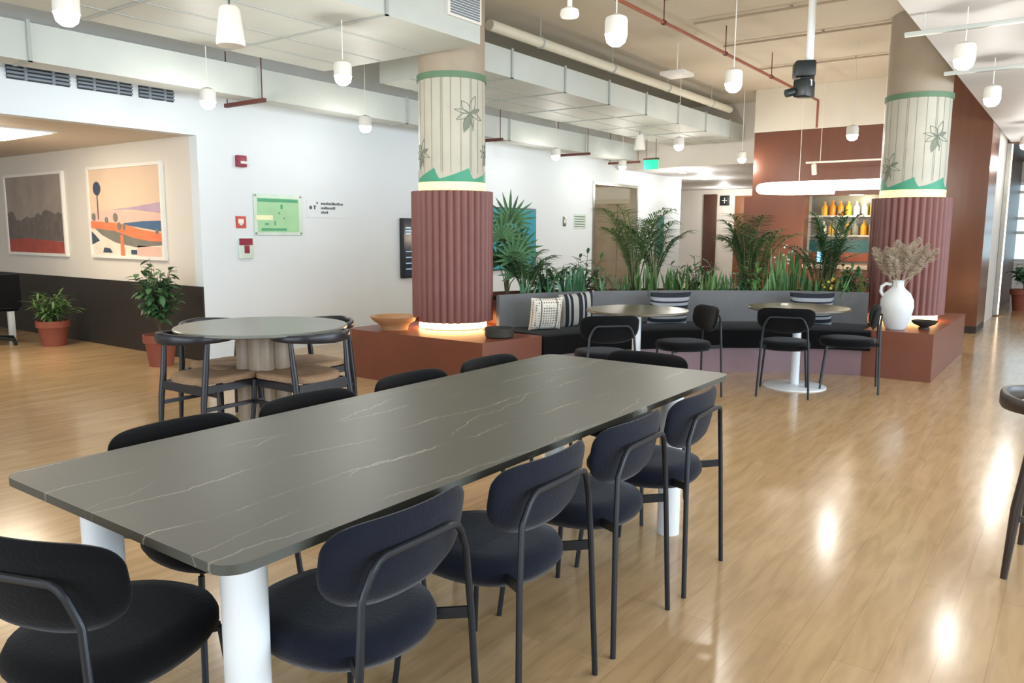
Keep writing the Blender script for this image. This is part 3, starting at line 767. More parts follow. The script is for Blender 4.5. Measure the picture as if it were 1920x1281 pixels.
column(C2, 'far painted column with fluted red drum beside the right aisle', R(10), [(R(38), 2.42, .95), (R(-48), 2.12, .9), (R(-130), 2.4, 1), (R(160), 2.3, 1)], (-C2[0], -C2[1]))
# ------------------------------------------------------------------ planter boxes under the columns
t = thing('planter_box', 'low terracotta laminate plinth box under the near column', 'plinth box')
bm = B(); add_prism(bm, [(5.2, 4.08), (5.93, 3.96), (5.93, 4.68), (6.42, 4.68), (6.42, 5.78), (5.2, 5.78)], .0, .465); obj('body', bm, 'terra', t)
t = thing('planter_box', 'low terracotta laminate plinth box under the far column', 'plinth box')
bm = B(); add_prism(bm, [(8.28, 1.08), (10.7, 1.08), (10.7, 2.02), (8.93, 2.02), (8.93, 1.70), (8.28, 1.70)], .0, .465); obj('body', bm, 'terra', t)
# ------------------------------------------------------------------ curved bench
PB = [(5.95,4.62),(6.5,4.48),(7.13,4.15),(7.75,3.6),(8.2,3.05),(8.55,2.55),(8.75,2.1),(8.85,1.75)]
def spline(P_, n=10):
    P_ = [Vector(p) for p in P_]; Q = [2*P_[0]-P_[1]] + P_ + [2*P_[-1]-P_[-2]]; o = []
    for i in range(1, len(Q)-2):
        a, b, c, d = Q[i-1:i+3]
        for k in range(n):
            s = k/n; o.append(.5*(2*b + (c-a)*s + (2*a-5*b+4*c-d)*s*s + (3*b-a-3*c+d)*s**3))
    o.append(P_[-1]); return o
CV = spline(PB)
def nrm(i):
    d = CV[min(i+1, len(CV)-1)] - CV[max(i-1, 0)]; d.normalize(); return Vector((-d.y, d.x))
def off(i, d): p = CV[i] + nrm(i)*d; return (p.x, p.y)
def sweep(bm, i0, i1, prof):
    # prof: closed list of (offset, z)
    rings = [[bm.verts.new((*off(i, d), z)) for d, z in prof] for i in range(i0, i1+1)]
    n = len(prof)
    for a, b in zip(rings, rings[1:]):
        for k in range(n): bm.faces.new((a[k], a[(k+1) % n], b[(k+1) % n], b[k]))
    bm.faces.new(rings[0][::-1]); bm.faces.new(rings[-1])
NB = len(CV)-1
i0, i1 = 3, NB-1
bench = thing('curved_bench', 'long curved banquette with black seat and grey backrest', 'bench')
cuts = [3, 13, 24, 35, 46, 57, i1]
for a, b in zip(cuts, cuts[1:]):
    bm = B(); sweep(bm, a, b, [(0, .46), (.045, .46), (.045, .785), (.035, .795), (.01, .795), (0, .785)]); obj('back_panel', bm, 'grey_back', bench)
bm = B(); sweep(bm, i0, i1, [(-.62, .26), (-.02, .26), (-.02, .46), (-.59, .46), (-.62, .44)]); obj('seat', bm, 'black_fabric', bench)
bm = B(); sweep(bm, i0, i1, [(-.56, .0), (-.02, .0), (-.02, .26), (-.56, .26)]); obj('base', bm, 'bench_base', bench)
trough = thing('planter_trough', 'curved brown planter trough behind the grey bench back', 'planter')
bm = B(); sweep(bm, 7, 66, [(.06, 0), (.56, 0), (.56, .78), (.53, .78), (.53, .70), (.09, .70), (.09, .78), (.06, .78)]); obj('trough', bm, 'terra', trough)
bm = B(); sweep(bm, 8, 65, [(.092, .701), (.528, .701), (.528, .735), (.092, .735)]); obj('soil', bm, 'soil', trough)
SOIL = .735

# ------------------------------------------------------------------ round tables by the bench
def round_table(label, c, post_label):
    t = thing('bistro_table', label, 'table', (c[0], c[1], 0), 0, 'round tables at the bench')
    bm = B(); add_lathe(bm, [(0, .715), (.43, .715), (.445, .722), (.445, .735), (.44, .74), (0, .74)], 56); obj('tabletop', bm, 'bistro_top', t)
    bm = B(); add_cyl(bm, (0, 0, .02), (0, 0, .716), .038, seg=24); obj('post', bm, 'white_metal', t)
    bm = B(); add_lathe(bm, [(0, 0), (.28, 0), (.28, .008), (.26, .016), (.05, .024), (0, .024)], 48); obj('base_plate', bm, 'white_metal', t)
    return t
round_table('round table on a white post at the left part of the bench', (6.19, 3.13), '')
round_table('round table on a white post nearest the far column', (7.32, 2.07), '')
o = tag(bx('sugar_box', (7.38, 2.2, .74), (7.44, 2.25, .758), 'frame_white', None, .003), 'tiny white box on the round table nearest the far column', 'box')

# ------------------------------------------------------------------ upholstered metal chair (origin: centre between rear feet, faces +x)
def superell(a, b, n, p=2.6):
    o = []
    for k in range(n):
        th = 2*PI*k/n; c, s = math.cos(th), math.sin(th)
        o.append((a*math.copysign(abs(c)**(2/p), c), b*math.copysign(abs(s)**(2/p), s)))
    return o
def make_chair(label, cloth):
    t = thing('upholstered_chair', label, 'chair')
    # seat cushion
    bm = B(); rings = []
    for sc_, z in ((.6, .395), (.93, .40), (1.0, .425), (1.0, .445), (.95, .468), (.7, .478), (.3, .48)):
        rings.append([bm.verts.new((.265 + x*sc_, y*sc_, z)) for x, y in superell(.235, .213, 40, 2.4)])
    for a, b in zip(rings, rings[1:]):
        for k in range(40): bm.faces.new((a[k], a[(k+1) % 40], b[(k+1) % 40], b[k]))
    bm.faces.new(rings[0][::-1]); bm.faces.new(rings[-1])
    obj('seat', bm, cloth, t, 60)
    # curved back pad: grid over s (across) and v (up), rounded lower corners
    bm = B(); ns, nv, th = 28, 10, .02
    def shape(s, v):
        # s,v in -1..1 -> outline: fairly straight top, round bottom
        half = .236
        ztop = .774 - .055*(1 - max(0, 1 - abs(s)**7)**.5)
        zbot = .556 + .125*(1 - max(0, 1 - abs(s)**2.8)**(1/2.4))
        z = zbot + (ztop - zbot)*(v+1)/2
        y = half*s
        x = .024 + .045*s*s - (z - .70)*.18
        return x, y, z
    F, K = [], []
    for j in range(nv+1):
        v = -1 + 2*j/nv; fr, bk = [], []
        for i in range(ns+1):
            s = math.sin((-1 + 2*i/ns)*PI/2)
            x, y, z = shape(s, v)
            b_ = th*(max(0, 1 - abs(v)**4)**.5*max(0, 1 - abs(s)**6)**.5)*.9 + .003
            fr.append(bm.verts.new((x + b_, y, z))); bk.append(bm.verts.new((x - b_, y, z)))
        F.append(fr); K.append(bk)
    for j in range(nv):
        for i in range(ns):
            bm.faces.new((F[j][i], F[j][i+1], F[j+1][i+1], F[j+1][i])); bm.faces.new((K[j][i], K[j+1][i], K[j+1][i+1], K[j][i+1]))
    for j in range(nv):
        for i in (0, ns): bm.faces.new((F[j][i], F[j+1][i], K[j+1][i], K[j][i]))
    for i in range(ns):
        for j in (0, nv): bm.faces.new((F[j][i], F[j][i+1], K[j][i+1], K[j][i]))
    obj('backrest', bm, cloth, t, 60)
    # rear legs up to the bend, back rail tube
    r = .0095
    for s in (-1, 1):
        bm = B(); add_tube(bm, [(-.012, s*.212, 0), (.0, s*.192, .44), (.004, s*.177, .61), (.003, s*.172, .622)], r, 10); obj('leg', bm, 'black_metal', t)
        bm = B(); add_tube(bm, [(.47, s*.20, 0), (.43, s*.17, .40)], r, 10); obj('leg', bm, 'black_metal', t)
    pts = [(.003, -.172, .622), (-.003, -.150, .670), (-.006, -.134, .690)]
    pts += [(-.006, -.115 + .23*k/6, .697) for k in range(7)]
    pts += [(-.006, .134, .690), (-.003, .150, .670), (.003, .172, .622)]
    bm = B(); add_tube(bm, pts, r, 10); obj('back_rail', bm, 'black_metal', t)
    for s in (-1, 1):
        bm = B(); add_bar(bm, (.0, s*.193, .44), (.26, s*.03, .41), .008, .03); obj('seat_rail', bm, 'black_metal', t)
        bm = B(); add_bar(bm, (.43, s*.17, .40), (.26, s*.03, .40), .008, .024); obj('seat_rail', bm, 'black_metal', t)
    return t
GR = 'navy chairs round the marble table'
c0 = make_chair('navy velvet chair on the aisle side nearest the camera', 'navy')
c0.location = (1.278, 1.19, 0); c0.rotation_euler = (0, 0, PI/2); c0['group'] = GR
dup(c0, 'navy velvet chair on the aisle side, second from the camera', (1.84, 1.165, 0), PI/2)
dup(c0, 'navy velvet chair on the aisle side, third from the camera', (2.383, 1.165, 0), PI/2)
dup(c0, 'navy velvet chair on the aisle side farthest from the camera', (2.932, 1.163, 0), R(92))
cb = make_chair('black chair at the near end of the marble table, bottom left', 'black_fabric')
cb.location = (.63, 1.73, 0); cb.rotation_euler = (0, 0, R(19)); cb['group'] = GR
for x, lb in ((1.40, 'black chair on the wall side, first from the near end'), (1.95, 'black chair on the wall side, second from the near end'), (2.53, 'black chair on the wall side, third from the near end'), (3.10, 'black chair on the wall side, farthest from the near end')):
    dup(cb, lb, (x, 2.44, 0), -PI/2)
dup(cb, 'black chair tucked in at the far end of the marble table', (3.78, 1.82, 0), PI)
G2 = 'black chairs at the bench tables'
dup(cb, 'black chair seen from behind, left of the bench tables', (5.25, 2.86, 0), R(46), G2)
dup(cb, 'black chair turned sideways between the two bench tables', (6.57, 2.59, 0), R(137), G2)
dup(cb, 'black chair seen from behind at the table nearest the far column', (6.723, 2.0, 0), R(16), G2)
dup(cb, 'black chair side-on in front of the far terracotta plinth box', (7.56, 1.42, 0), R(104), G2)

# ------------------------------------------------------------------ marble table
t = thing('meeting_table', 'long dark veined marble table with white tube legs', 'table', (2.19, 1.80, 0))
bm = B(); add_prism(bm, rrect(-1.345, -.505, 1.35, .51, .058), .726, .748)
o = obj('tabletop', bm, 'marble', t)
bm = B()
add_box(bm, (-1.15, -.40, .69), (1.15, -.37, .726)); add_box(bm, (-1.15, .37, .69), (1.15, .40, .726)); add_box(bm, (-1.15, -.37, .69), (-1.12, .37, .726)); add_box(bm, (1.12, -.37, .69), (1.15, .37, .726)); add_box(bm, (-.02, -.37, .69), (.02, .37, .726))
obj('underframe', bm, 'black_metal', t)
for x in (-1.18, 1.115):
    for y in (-.32, .32):
        bm = B(); add_cyl(bm, (x, y, .0), (x, y, .727), .052, seg=28); obj('leg', bm, 'white_metal', t)

# ------------------------------------------------------------------ grey round table with wooden chairs
t = thing('round_lounge_table', 'large grey round table on a clustered taupe pedestal', 'table', (3.39, 4.62, 0))
bm = B(); add_lathe(bm, [(0, .722), (.56, .722), (.585, .732), (.585, .744), (.578, .75), (0, .75)], 72); obj('tabletop', bm, 'grey_top', t)
for a in range(4):
    bm = B(); x, y = .10*math.cos(R(45+90*a)), .10*math.sin(R(45+90*a)); add_cyl(bm, (x, y, 0), (x, y, .724), .085, seg=28); obj('pedestal_tube', bm, 'ped', t)

def make_wood_chair(label, wood='wood_dark'):
    t = thing('wooden_armchair', label, 'chair')      # origin: centre between rear feet, faces +x
    bm = B(); rings = []
    def outline(s): return [(.245 + x*s, y*s*(1 + .1*x/.25)) for x, y in superell(.24, .225, 40, 4)]
    for s, z in ((.9, .405), (1, .41), (1, .44), (.94, .452), (.6, .445), (.2, .44)):
        rings.append([bm.verts.new((x, y, z + .012*(abs(y)/.23)**2)) for x, y in outline(s)])
    for a, b in zip(rings, rings[1:]):
        for k in range(40): bm.faces.new((a[k], a[(k+1) % 40], b[(k+1) % 40], b[k]))
    bm.faces.new(rings[0][::-1]); bm.faces.new(rings[-1]); obj('seat', bm, 'seat_tan', t, 50)
    for s in (-1, 1):
        bm = B(); add_tube(bm, [(-.02, s*.235, 0), (.0, s*.232, .30), (.02, s*.228, .45), (.045, s*.235, .70)], [.013, .02, .021, .016], 12); obj('leg', bm, wood, t)
        bm = B(); add_tube(bm, [(.47, s*.24, 0), (.455, s*.225, .25), (.445, s*.22, .41)], [.012, .018, .019], 12); obj('leg', bm, wood, t)
    # curved back-and-arm rail, deeper at the centre
    bm = B(); n = 28; prev = None
    for k in range(n+1):
        a = -R(112) + R(224)*k/n
        cx, cy = .13 - .235*math.cos(a), .262*math.sin(a)
        u = 1 - abs(a)/R(112)
        hz = .014 + .024*u; tk = .012 + .004*u; zc = .712 + .006*u
        nx, ny = -math.cos(a), math.sin(a)
        ring = [bm.verts.new((cx + nx*tk*p, cy + ny*tk*p, zc + hz*q)) for p, q in ((1, -.6), (1, .6), (.5, 1), (-.5, 1), (-1, .6), (-1, -.6), (-.5, -1), (.5, -1))]
        if prev:
            for i in range(8): bm.faces.new((prev[i], prev[(i+1) % 8], ring[(i+1) % 8], ring[i]))
        else: bm.faces.new(ring[::-1])
        prev = ring
    bm.faces.new(prev); obj('back_rail', bm, wood, t, 50)
    bm = B()
    for s in (-1, 1): add_box(bm, (.01, s*.215-.011, .365), (.44, s*.215+.011, .412)); add_box(bm, (.0, s*.23-.009, .25), (.45, s*.23+.009, .275))
    add_box(bm, (.0, -.21, .355), (.022, .21, .412)); add_box(bm, (.43, -.21, .365), (.452, .21, .412))
    obj('seat_frame', bm, wood, t)
    return t
G3 = 'wooden armchairs at the grey round table'
wc = make_wood_chair('dark wooden armchair with tan seat, near left at the grey round table')
wc.location = (2.80, 4.69, 0); wc['group'] = G3; wc.rotation_euler = (0, 0, R(2))
dup(wc, 'dark wooden armchair with tan seat, near right at the grey round table', (3.43, 4.03, 0), R(91))
dup(wc, 'dark wooden armchair behind the grey round table on its left', (3.36, 5.24, 0), -PI/2)
dup(wc, 'dark wooden armchair behind the grey round table on its right', (4.02, 4.62, 0), PI)
ws = make_wood_chair('brown wooden armchair cut off by the right edge of the view', 'stool_wood')
ws.location = (3.9, .118, 0); ws.rotation_euler = (0, 0, R(-94))

# ------------------------------------------------------------------ cushions, jug, bowls
def cushion(label, loc, rot, m, sx=.44, sz=.40, d=.075):
    bm = B(); n = 18; F, K = [], []
    for j in range(n+1):
        fr, bk = [], []
        for i in range(n+1):
            u, v = -1 + 2*i/n, -1 + 2*j/n
            pin = 1 - .07*(1 - abs(u)**2)*abs(v)**4, 1 - .07*(1 - abs(v)**2)*abs(u)**4
            b_ = d*((1 - abs(u)**2.5)*(1 - abs(v)**2.5))**.5 + .004
            y, z = u*sx/2*pin[1], v*sz/2*pin[0]
            fr.append(bm.verts.new((-b_, y, z))); bk.append(bm.verts.new((b_, y, z)))
        F.append(fr); K.append(bk)
    for j in range(n):
        for i in range(n):
            bm.faces.new((F[j][i], F[j+1][i], F[j+1][i+1], F[j][i+1])); bm.faces.new((K[j][i], K[j][i+1], K[j+1][i+1], K[j+1][i]))
        for i in (0, n): bm.faces.new((F[j][i], F[j+1][i], K[j+1][i], K[j][i]))
    for i in range(n):
        for j in (0, n): bm.faces.new((F[j][i], F[j][i+1], K[j][i+1], K[j][i]))
    o = obj('cushion', bm, m, None, 60); o.location = loc; o.rotation_euler = rot
    return tag(o, label, 'cushion', 'cushions on the bench')
cushion('white dotted cushion at the left end of the bench', (6.34, 4.19, .62), (0, R(-12), R(58)), 'cush_dot', .34, .33)
cushion('black and grey upright striped cushion beside the dotted one', (6.76, 4.10, .635), (R(-6), R(-12), R(55)), 'cush_stripe', .38, .36)
cushion('striped cushion leaning behind the left round table', (7.56, 3.46, .625), (0, R(-16), R(45)), 'cush_hstripe', .44, .36)
cushion('striped cushion leaning behind the right round table', (8.44, 2.26, .625), (0, R(-16), R(22)), 'cush_hstripe', .44, .36)
t = thing('ceramic_jug', 'large white ceramic jug with a small handle on the far plinth box', 'jug', (8.56, 1.465, .465))
bm = B(); add_lathe(bm, [(0, .0), (.085, 0), (.10, .02), (.135, .12), (.155, .22), (.15, .29), (.12, .355), (.07, .40), (.052, .425), (.05, .47), (.058, .485), (.048, .485), (.04, .43), (0, .40)], 40); obj('body', bm, 'jug', t)
bm = B(); lf = Vector((-.3, .95, 0)); pts = [lf*.06 + Vector((0,0,.44)), lf*.11 + Vector((0,0,.45)), lf*.15 + Vector((0,0,.42)), lf*.155 + Vector((0,0,.37)), lf*.125 + Vector((0,0,.32))]
add_tube(bm, pts, .016, 12); obj('handle', bm, 'jug', t)
t = thing('pampas_bunch', 'bunch of dried beige pampas plumes in the white jug', 'dried grass', (8.56, 1.465, .80))
random.seed(21)
for i in range(13):
    a = 2*PI*i/13 + random.random()*.4; tilt = random.uniform(.08, .52); L_ = random.uniform(.48, .70)
    dirv = Vector((math.cos(a)*math.sin(tilt), math.sin(a)*math.sin(tilt), math.cos(tilt)))
    base = Vector((math.cos(a)*.012, math.sin(a)*.012, 0))
    bm = B()
    pl = [base + dirv*(L_*u) + Vector((0, 0, -.10*u*u)) + Vector((dirv.x, dirv.y, 0))*.1*u*u for u in (0, .25, .5, .75, 1)]
    add_tube(bm, pl, .0025, 5)
    for q in range(260):
        u = .38 + .62*random.random(); p = base + dirv*(L_*u) + Vector((0, 0, -.10*u*u)) + Vector((dirv.x, dirv.y, 0))*.1*u*u
        wv = .055*math.sin(PI*min(1, (u-.33)/.68))+.012
        d = (dirv*.8 + Vector((random.uniform(-1,1), random.uniform(-1,1), random.uniform(-.8,.4)))).normalized()*wv*1.3
        sd = d.cross(Vector((random.random(), random.random(), .3))).normalized()*.004
        bm.faces.new([bm.verts.new(x) for x in (p - sd, p + d - sd*.2, p + d + sd*.2, p + sd)])
    obj('plume', bm, 'pampas', t, fix=False)
t = thing('stone_bowl', 'small dark footed bowl beside the white jug', 'bowl', (8.72, 1.23, .465))
bm = B(); add_lathe(bm, [(0, 0), (.05, 0), (.05, .015), (.035, .022), (.10, .05), (.125, .085), (.118, .085), (.09, .055), (0, .035)], 36); obj('body', bm, 'bowl_dark', t)
t = thing('wooden_bowl', 'flared turned wooden bowl left of the near column', 'bowl', (5.45, 5.36, .465))
bm = B(); add_lathe(bm, [(0, 0), (.13, 0), (.135, .03), (.15, .055), (.20, .085), (.235, .13), (.225, .13), (.18, .09), (0, .06)], 40); obj('body', bm, 'bowl_wood', t)
t = thing('stone_dish', 'round dark drum-shaped dish at the corner of the near plinth box', 'dish', (5.60, 4.20, .465))
bm = B(); add_lathe(bm, [(0, 0), (.115, 0), (.13, .012), (.135, .085), (.125, .09), (.118, .085), (.11, .02), (0, .02)], 36); obj('body', bm, 'bowl_dark', t)

# ------------------------------------------------------------------ plants
def leaf_quad(bm, p, d, ln, w, up, fold=.25, nseg=3, droop=0):
    d = d.normalized(); side = d.cross(up)
    if side.length < 1e-4: side = Vector((1, 0, 0))
    side.normalize(); nrm_ = side.cross(d).normalized()
    prev = None
    for i in range(nseg+1):
        u = i/nseg
        c = p + d*(ln*u) - Vector((0, 0, droop*ln*u*u))
        ww = w*math.sin(PI*(.12 + .88*u))**.8 if u < 1 else .0006
        tri = (bm.verts.new(c + side*ww + nrm_*fold*ww), bm.verts.new(c), bm.verts.new(c - side*ww + nrm_*fold*ww))
        if prev:
            bm.faces.new((prev[0], tri[0], tri[1], prev[1])); bm.faces.new((prev[1], tri[1], tri[2], prev[2]))
        prev = tri
def areca(label, loc, seed, h, nf, spread, m='leaf_a', group='plants in the bench trough', up_bias=.75, leafw=.0075, leaflen=.19):
    rnd = random.Random(seed)
    t = thing('areca_palm', label, 'plant', loc, 0, group)
    st, fo = B(), B()
    for i in range(nf):
        a = 2*PI*i/nf + rnd.random()*.8; L_ = h*rnd.uniform(.7, 1.1); out = spread*rnd.uniform(.45, 1.0)
        hd = Vector((math.cos(a), math.sin(a), 0)); b0 = hd*rnd.uniform(0, .05)
        pts = []
        for k in range(13):
            u = k/12
            pts.append(b0 + hd*(out*u**1.7) + Vector((0, 0, L_*(u - .28*u**3.2))))
        add_tube(st, pts, [.008*(1-.8*k/12)+.001 for k in range(13)], 6)
        for k in range(46):
            u = .30 + .69*k/45; f = u*12; q = min(int(f), 11); p = pts[q].lerp(pts[q+1], f-q)
            tg = (pts[q+1]-pts[q]).normalized(); sd = tg.cross(Vector((0, 0, 1)))
            if sd.length < 1e-3: sd = Vector((1, 0, 0))
            sd.normalize(); s = 1 if k % 2 else -1
            d = (sd*s*.9 + tg*rnd.uniform(.45, .8) + Vector((0, 0, rnd.uniform(-.1, .3)))).normalized()
            leaf_quad(fo, p, d, leaflen*h/.8*(1 - .55*abs(u-.65)/.35)*rnd.uniform(.8, 1.1), leafw, Vector((0, 0, 1)), .3, 3, .35)
    obj('stems', st, 'stem', t); obj('fronds', fo, m, t, fix=False)
    return t
def fan_palm(label, loc, seed, fans, m='leaf_a'):
    t = thing('fan_palm', label, 'plant', loc, 0, 'plants in the bench trough')
    rnd = random.Random(seed); st, fo = B(), B()
    for (dx, dy, hz, fr, face, nb) in fans:
        tip = Vector((dx, dy, hz)); mid = Vector((dx*.35, dy*.35, hz*.6))
        add_tube(st, [Vector((dx*.05, dy*.05, 0)), mid, tip], [.008, .006, .005], 6)
        fd = Vector((math.cos(face), math.sin(face), 0)); sd = Vector((-fd.y, fd.x, 0)); upv = Vector((0, 0, 1))
        for k in range(nb):
            a = -R(110) + R(220)*k/(nb-1)
            d = (upv*math.cos(a) + sd*math.sin(a) + fd*.25).normalized()
            leaf_quad(fo, tip, d, fr*(1 - .25*abs(a)/R(110))*rnd.uniform(.9, 1.08), .016, fd, .4, 4, .05)
    obj('stems', st, 'stem', t); obj('fans', fo, m, t, fix=False); return t
def blades(label, loc, seed, n, h, w, m, spread=.16, cat='plant', name='snake_plant', group='plants in the bench trough', lean=.22):
    t = thing(name, label, cat, loc, 0, group); rnd = random.Random(seed); fo = B()
    for i in range(n):
        a = rnd.random()*2*PI; r = spread*rnd.random()**.6; p = Vector((math.cos(a)*r, math.sin(a)*r, 0))
        d = Vector((rnd.uniform(-lean, lean), rnd.uniform(-lean, lean), 1))
        leaf_quad(fo, p, d, h*rnd.uniform(.55, 1.05), w, Vector((math.cos(a+1), math.sin(a+1), 0)), .3, 5, 0)
    obj('leaves', fo, m, t, fix=False); return t
def shrub(label, loc, seed, h, nb, rad, ll, lw, m, per=12, group='plants in the bench trough', name='leafy_shrub', pot=None, trunk=0):
    t = thing(name, label, 'plant', loc, 0, group); rnd = random.Random(seed); st, fo = B(), B()
    z0 = 0
    if pot:
        r, ph = pot
        pb = B(); add_lathe(pb, [(0, 0), (r*.72, 0), (r*.9, ph*.72), (r*.92, ph*.74), (r*1.02, ph*.75), (r*1.04, ph), (r*.93, ph), (r*.9, ph*.88), (0, ph*.88)], 36); obj('pot', pb, 'terra_pot', t)
        sb = B(); add_lathe(sb, [(0, ph*.89), (r*.88, ph*.885), (r*.88, ph*.92), (0, ph*.94)], 24); obj('soil', sb, 'soil', t)
        z0 = ph*.92
    if trunk: add_tube(st, [(0, 0, z0), (.01, .0, z0 + trunk*.5), (0, .01, z0 + trunk)], [.016, .013, .011], 8)
    for i in range(nb):
        a = 2*PI*i*.381966; out = rad*math.sqrt((i+.6)/nb)*rnd.uniform(.75, 1.1); L_ = (h - trunk)*rnd.uniform(.55, 1.0)*(1.05 - .35*out/rad)
        hd = Vector((math.cos(a), math.sin(a), 0)); b0 = Vector((0, 0, z0 + trunk)) + hd*.008
        pts = [b0 + hd*(out*u**1.25) + Vector((0, 0, L_*u)) for u in (0, .25, .5, .75, 1)]
        add_tube(st, pts, [.006, .005, .004, .003, .002], 5)
        for k in range(per):
            u = .25 + .75*(k + rnd.random())/per; f = min(u, .999)*4; q = int(f); p = pts[q].lerp(pts[q+1], f-q)
            d = Vector((rnd.uniform(-1, 1), rnd.uniform(-1, 1), rnd.uniform(-.3, .7))) + hd*.5
            leaf_quad(fo, p, d, ll*rnd.uniform(.7, 1.15), lw, Vector((0, 0, 1)), .2, 3, .25)
    obj('stems', st, 'trunk', t); obj('leaves', fo, m, t, fix=False); return t
def tr_(i, d=.3):
    p = off(i, d); return (p[0], p[1], SOIL)
# left to right along the trough
fan_palm('tall fan palm right beside the near column', tr_(9, .34), 1, [(.02, -.02, .78, .34, R(225), 15), (-.08, .0, .62, .36, R(240), 14), (.10, -.06, .48, .33, R(215), 14), (-.04, -.12, .40, .32, R(240), 14), (.14, .05, .60, .28, R(200), 13), (0, .1, .34, .3, R(230), 14), (.06, -.1, .24, .26, R(220), 12)], 'leaf_b')
o = areca('feathery palm at the left end of the trough', tr_(11, .2), 2, .70, 13, .36, 'leaf_b')
shrub('dense dark leafy shrub left of the snake plant', tr_(15), 3, .44, 16, .26, .13, .02, 'leaf_b', 14)
blades('upright blue-green snake plant between the shrub and the tall palm', tr_(18, .2), 5, 30, .34, .018, 'leaf_c', .15)
shrub('dark loose shrub in front of the switch plate', tr_(21, .38), 6, .50, 14, .30, .14, .018, 'leaf_b', 13)
areca('tall feathery palm in front of the lift lobby opening', tr_(27), 7, 1.25, 16, .50, 'leaf_a')
areca('second tall feathery palm at the lobby opening, rooted just right', tr_(30, .36), 17, 1.05, 12, .44, 'leaf_b')
blades('upright green blades under the tall lobby palm', tr_(28, .16), 8, 34, .36, .014, 'leaf_d', .18)
blades('low yellow-green blades right of the tall lobby palm', tr_(32, .2), 18, 26, .34, .016, 'leaf_d', .16)
shrub('open shrub with curling branches in the middle of the trough', tr_(36), 9, .56, 10, .34, .10, .022, 'leaf_b', 10)
blades('grassy blades beside the open shrub', tr_(38, .18), 19, 26, .32, .013, 'leaf_a', .17)
areca('tall feathery palm in front of the dark far door', tr_(44), 10, 1.15, 16, .36, 'leaf_b')
areca('feathery palm rooted close right of the far-door palm', tr_(46, .38), 20, .95, 12, .48, 'leaf_a')
shrub('bushy green plant at the foot of the far-door palm', tr_(44, .18), 11, .40, 14, .22, .11, .018, 'leaf_a', 12)
wf = blades('tall grassy clump with white flowers in front of the bar', tr_(51), 12, 60, .52, .012, 'leaf_a', .24, name='flowering_grass')
random.seed(8)
bm = B()
for i in range(14):
    a, r = random.random()*2*PI, .2*random.random(); p = Vector((r*math.cos(a), r*math.sin(a), random.uniform(.33, .54)))
    bmesh.ops.create_icosphere(bm, subdivisions=1, radius=.014, matrix=Matrix.Translation(p))
obj('flowers', bm, 'flower_w', wf)
areca('drooping feathery palm right of the white-flowered clump', tr_(57), 13, .75, 12, .44, 'leaf_b')
blades('low bright green blades near the right end of the trough', tr_(56, .16), 23, 20, .20, .02, 'leaf_d', .16)
yf = shrub('low yellow-flowered plant near the right end of the trough', tr_(60, .18), 14, .20, 10, .18, .06, .014, 'leaf_d', 8, name='flowering_plant')
bm = B()
for i in range(16):
    a, r = random.random()*2*PI, .17*random.random()**.5; p = Vector((r*math.cos(a), r*math.sin(a), random.uniform(.06, .2)))
    bmesh.ops.create_icosphere(bm, subdivisions=1, radius=.018, matrix=Matrix.Translation(p))
obj('flowers', bm, 'flower_y', yf)
areca('tall feathery palm at the right end of the trough before the bar shelves', tr_(59, .3), 15, 1.15, 15, .26, 'leaf_b')
shrub('bushy dark plant at the foot of the right-end palm', tr_(64, .2), 16, .42, 12, .16, .12, .018, 'leaf_b', 12)
for i, (ii, dd, mm) in enumerate(((13, .2, 'leaf_c'), (24, .18, 'leaf_b'), (34, .3, 'leaf_a'), (41, .22, 'leaf_c'), (48, .2, 'leaf_a'), (54, .34, 'leaf_c'), (62, .18, 'leaf_a'))):
    where = ('left end, under the fan palm', 'left of the tall lobby palm', 'right of the second lobby palm', 'left of the far-door palm', 'left of the white-flowered clump', 'right of the white-flowered clump', 'right end, under the last palm')[i]
    blades('low leafy clump in the trough, ' + where, tr_(ii, dd), 40+i, 28, .27, .011, mm, .2, name='grass_clump', lean=.4)
# potted plants
shrub('low bushy plant in a terracotta pot by the black wainscot', (4.42, 10.15, 0), 31, .44, 30, .27, .15, .013, 'leaf_a', 11, 'potted plants', 'potted_plant', (.185, .31), 0)
shrub('taller leafy plant in a terracotta pot at the recess corner', (4.42, 7.75, 0), 32, .86, 34, .24, .12, .03, 'leaf_b', 12, 'potted plants', 'potted_plant', (.165, .33), .10)
shrub('dark leafy plant in a terracotta pot at the end of the right aisle', (17.4, .84, 0), 33, .55, 18, .26, .16, .04, 'leaf_b', 8, 'potted plants', 'potted_plant', (.22, .4), .1)
# ------------------------------------------------------------------ desk and office chair at the far left
t = thing('side_desk', 'dark desk with a white leg at the left edge of the view', 'desk', (3.2, 11.4, 0))
bm = B(); add_box(bm, (-.2, -.04, .70), (1.3, .9, .73), .004); obj('top', bm, 'wains', t)
for x, y in ((1.25, .0), (1.25, .84), (-.14, 0), (-.14, .84)):
    bm = B(); add_box(bm, (x-.035, y-.03, 0), (x+.035, y+.03, .70), .004); obj('leg', bm, 'white_metal', t)
t = thing('office_chair', 'black office chair cut off by the left edge of the view', 'chair', (3.97, 10.75, 0))
bm = B(); add_box(bm, (-.24, -.25, .42), (.24, .25, .50), .03); obj('seat', bm, 'black_fabric', t)
bm = B(); add_box(bm, (-.25, -.30, .46), (.25, -.23, .88), .03); obj('backrest', bm, 'black_fabric', t)
bm = B(); add_cyl(bm, (0, 0, .08), (0, 0, .42), .03, seg=16); obj('column', bm, 'black_plastic', t)
for k in range(5):
    a = 2*PI*k/5 + .3
    bm = B(); add_tube(bm, [(0, 0, .10), (.28*math.cos(a), .28*math.sin(a), .07)], [.03, .018], 8); add_cyl(bm, (.28*math.cos(a)-.012, .28*math.sin(a), .03), (.28*math.cos(a)+.012, .28*math.sin(a), .03), .03, seg=14); obj('base_leg', bm, 'black_plastic', t)

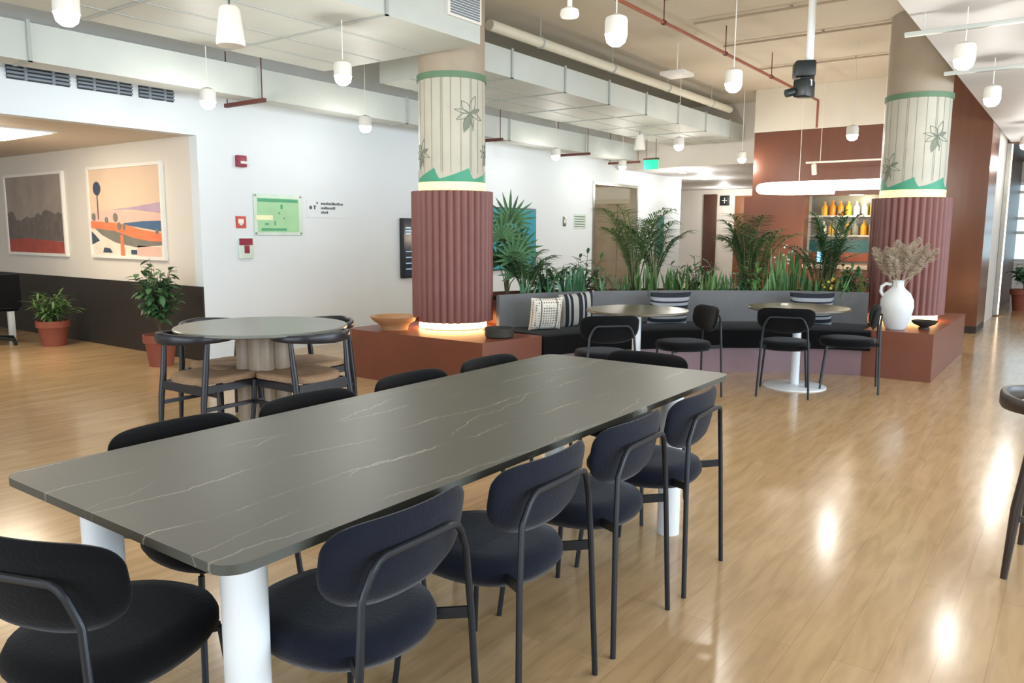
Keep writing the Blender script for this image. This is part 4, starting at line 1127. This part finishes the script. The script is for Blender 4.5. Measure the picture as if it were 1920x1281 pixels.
# ------------------------------------------------------------------ light
def area(loc, rot, sx, sy, e, c, name):
    l = bpy.data.lights.new(name, 'AREA'); l.shape = 'RECTANGLE'; l.size = sx; l.size_y = sy; l.energy = e; l.color = c
    o = bpy.data.objects.new(name, l); col.objects.link(o); o.location = loc; o.rotation_euler = rot
    return o
# daylight through the glazing along the right-hand side and behind the viewer
area((5, -5.5, 1.6), (R(90), 0, 0), 14, 2.4, 520, (.74, .87, 1), 'window_daylight')
area((-5.5, 3, 1.7), (R(90), 0, R(-90)), 9, 2.6, 230, (.80, .90, 1), 'window_daylight')
# point lights for bar shelves, lift lobby and recess, without lamp bodies
def point(loc, e, c, r=.1, name='accent_light'):
    l = bpy.data.lights.new(name, 'POINT'); l.energy = e; l.color = c; l.shadow_soft_size = r
    o = bpy.data.objects.new(name, l); col.objects.link(o); o.location = loc
point((13.45, 3.0, 1.95), 10, (1, .85, .6)); point((14.2, 9.2, 2.3), 25, (1, .8, .55)); point((12.2, 3.6, 1.3), 12, (1, .8, .6))  # last point is no lamp, added to brighten the bar's side panel
point((3.4, 9.2, 2.2), 18, (1, .88, .7), .3)

w = bpy.data.worlds.new('World'); sc.world = w; w.use_nodes = True
w.node_tree.nodes['Background'].inputs[0].default_value = (.80, .90, 1, 1)
w.node_tree.nodes['Background'].inputs[1].default_value = .55

# ------------------------------------------------------------------ camera
F_PX, PITCH, ROLL, YAW = 1468.75, .138076, -.004656, .627037
cd = bpy.data.cameras.new('camera'); cam = bpy.data.objects.new('camera', cd); col.objects.link(cam)
cd.sensor_fit = 'HORIZONTAL'; cd.sensor_width = 36; cd.lens = 36*F_PX/1920; cd.clip_start = .05
fwd = Vector((math.cos(PITCH)*math.cos(YAW), math.cos(PITCH)*math.sin(YAW), -math.sin(PITCH)))
rt = fwd.cross(Vector((0, 0, 1))).normalized(); dn = fwd.cross(rt)
r2 = rt*math.cos(ROLL) + dn*math.sin(ROLL); d2_ = -rt*math.sin(ROLL) + dn*math.cos(ROLL)
m4 = Matrix((r2, -d2_, -fwd)).transposed().to_4x4(); m4.translation = Vector((0, 0, 1.40))
cam.matrix_world = m4
sc.camera = cam
vs = sc.view_settings
vs.view_transform = 'Standard'; vs.look = 'None'; vs.exposure = .62; vs.gamma = 1; vs.use_curve_mapping = False
sc.cycles.use_denoising = True
sc.cycles.sample_clamp_indirect = 6
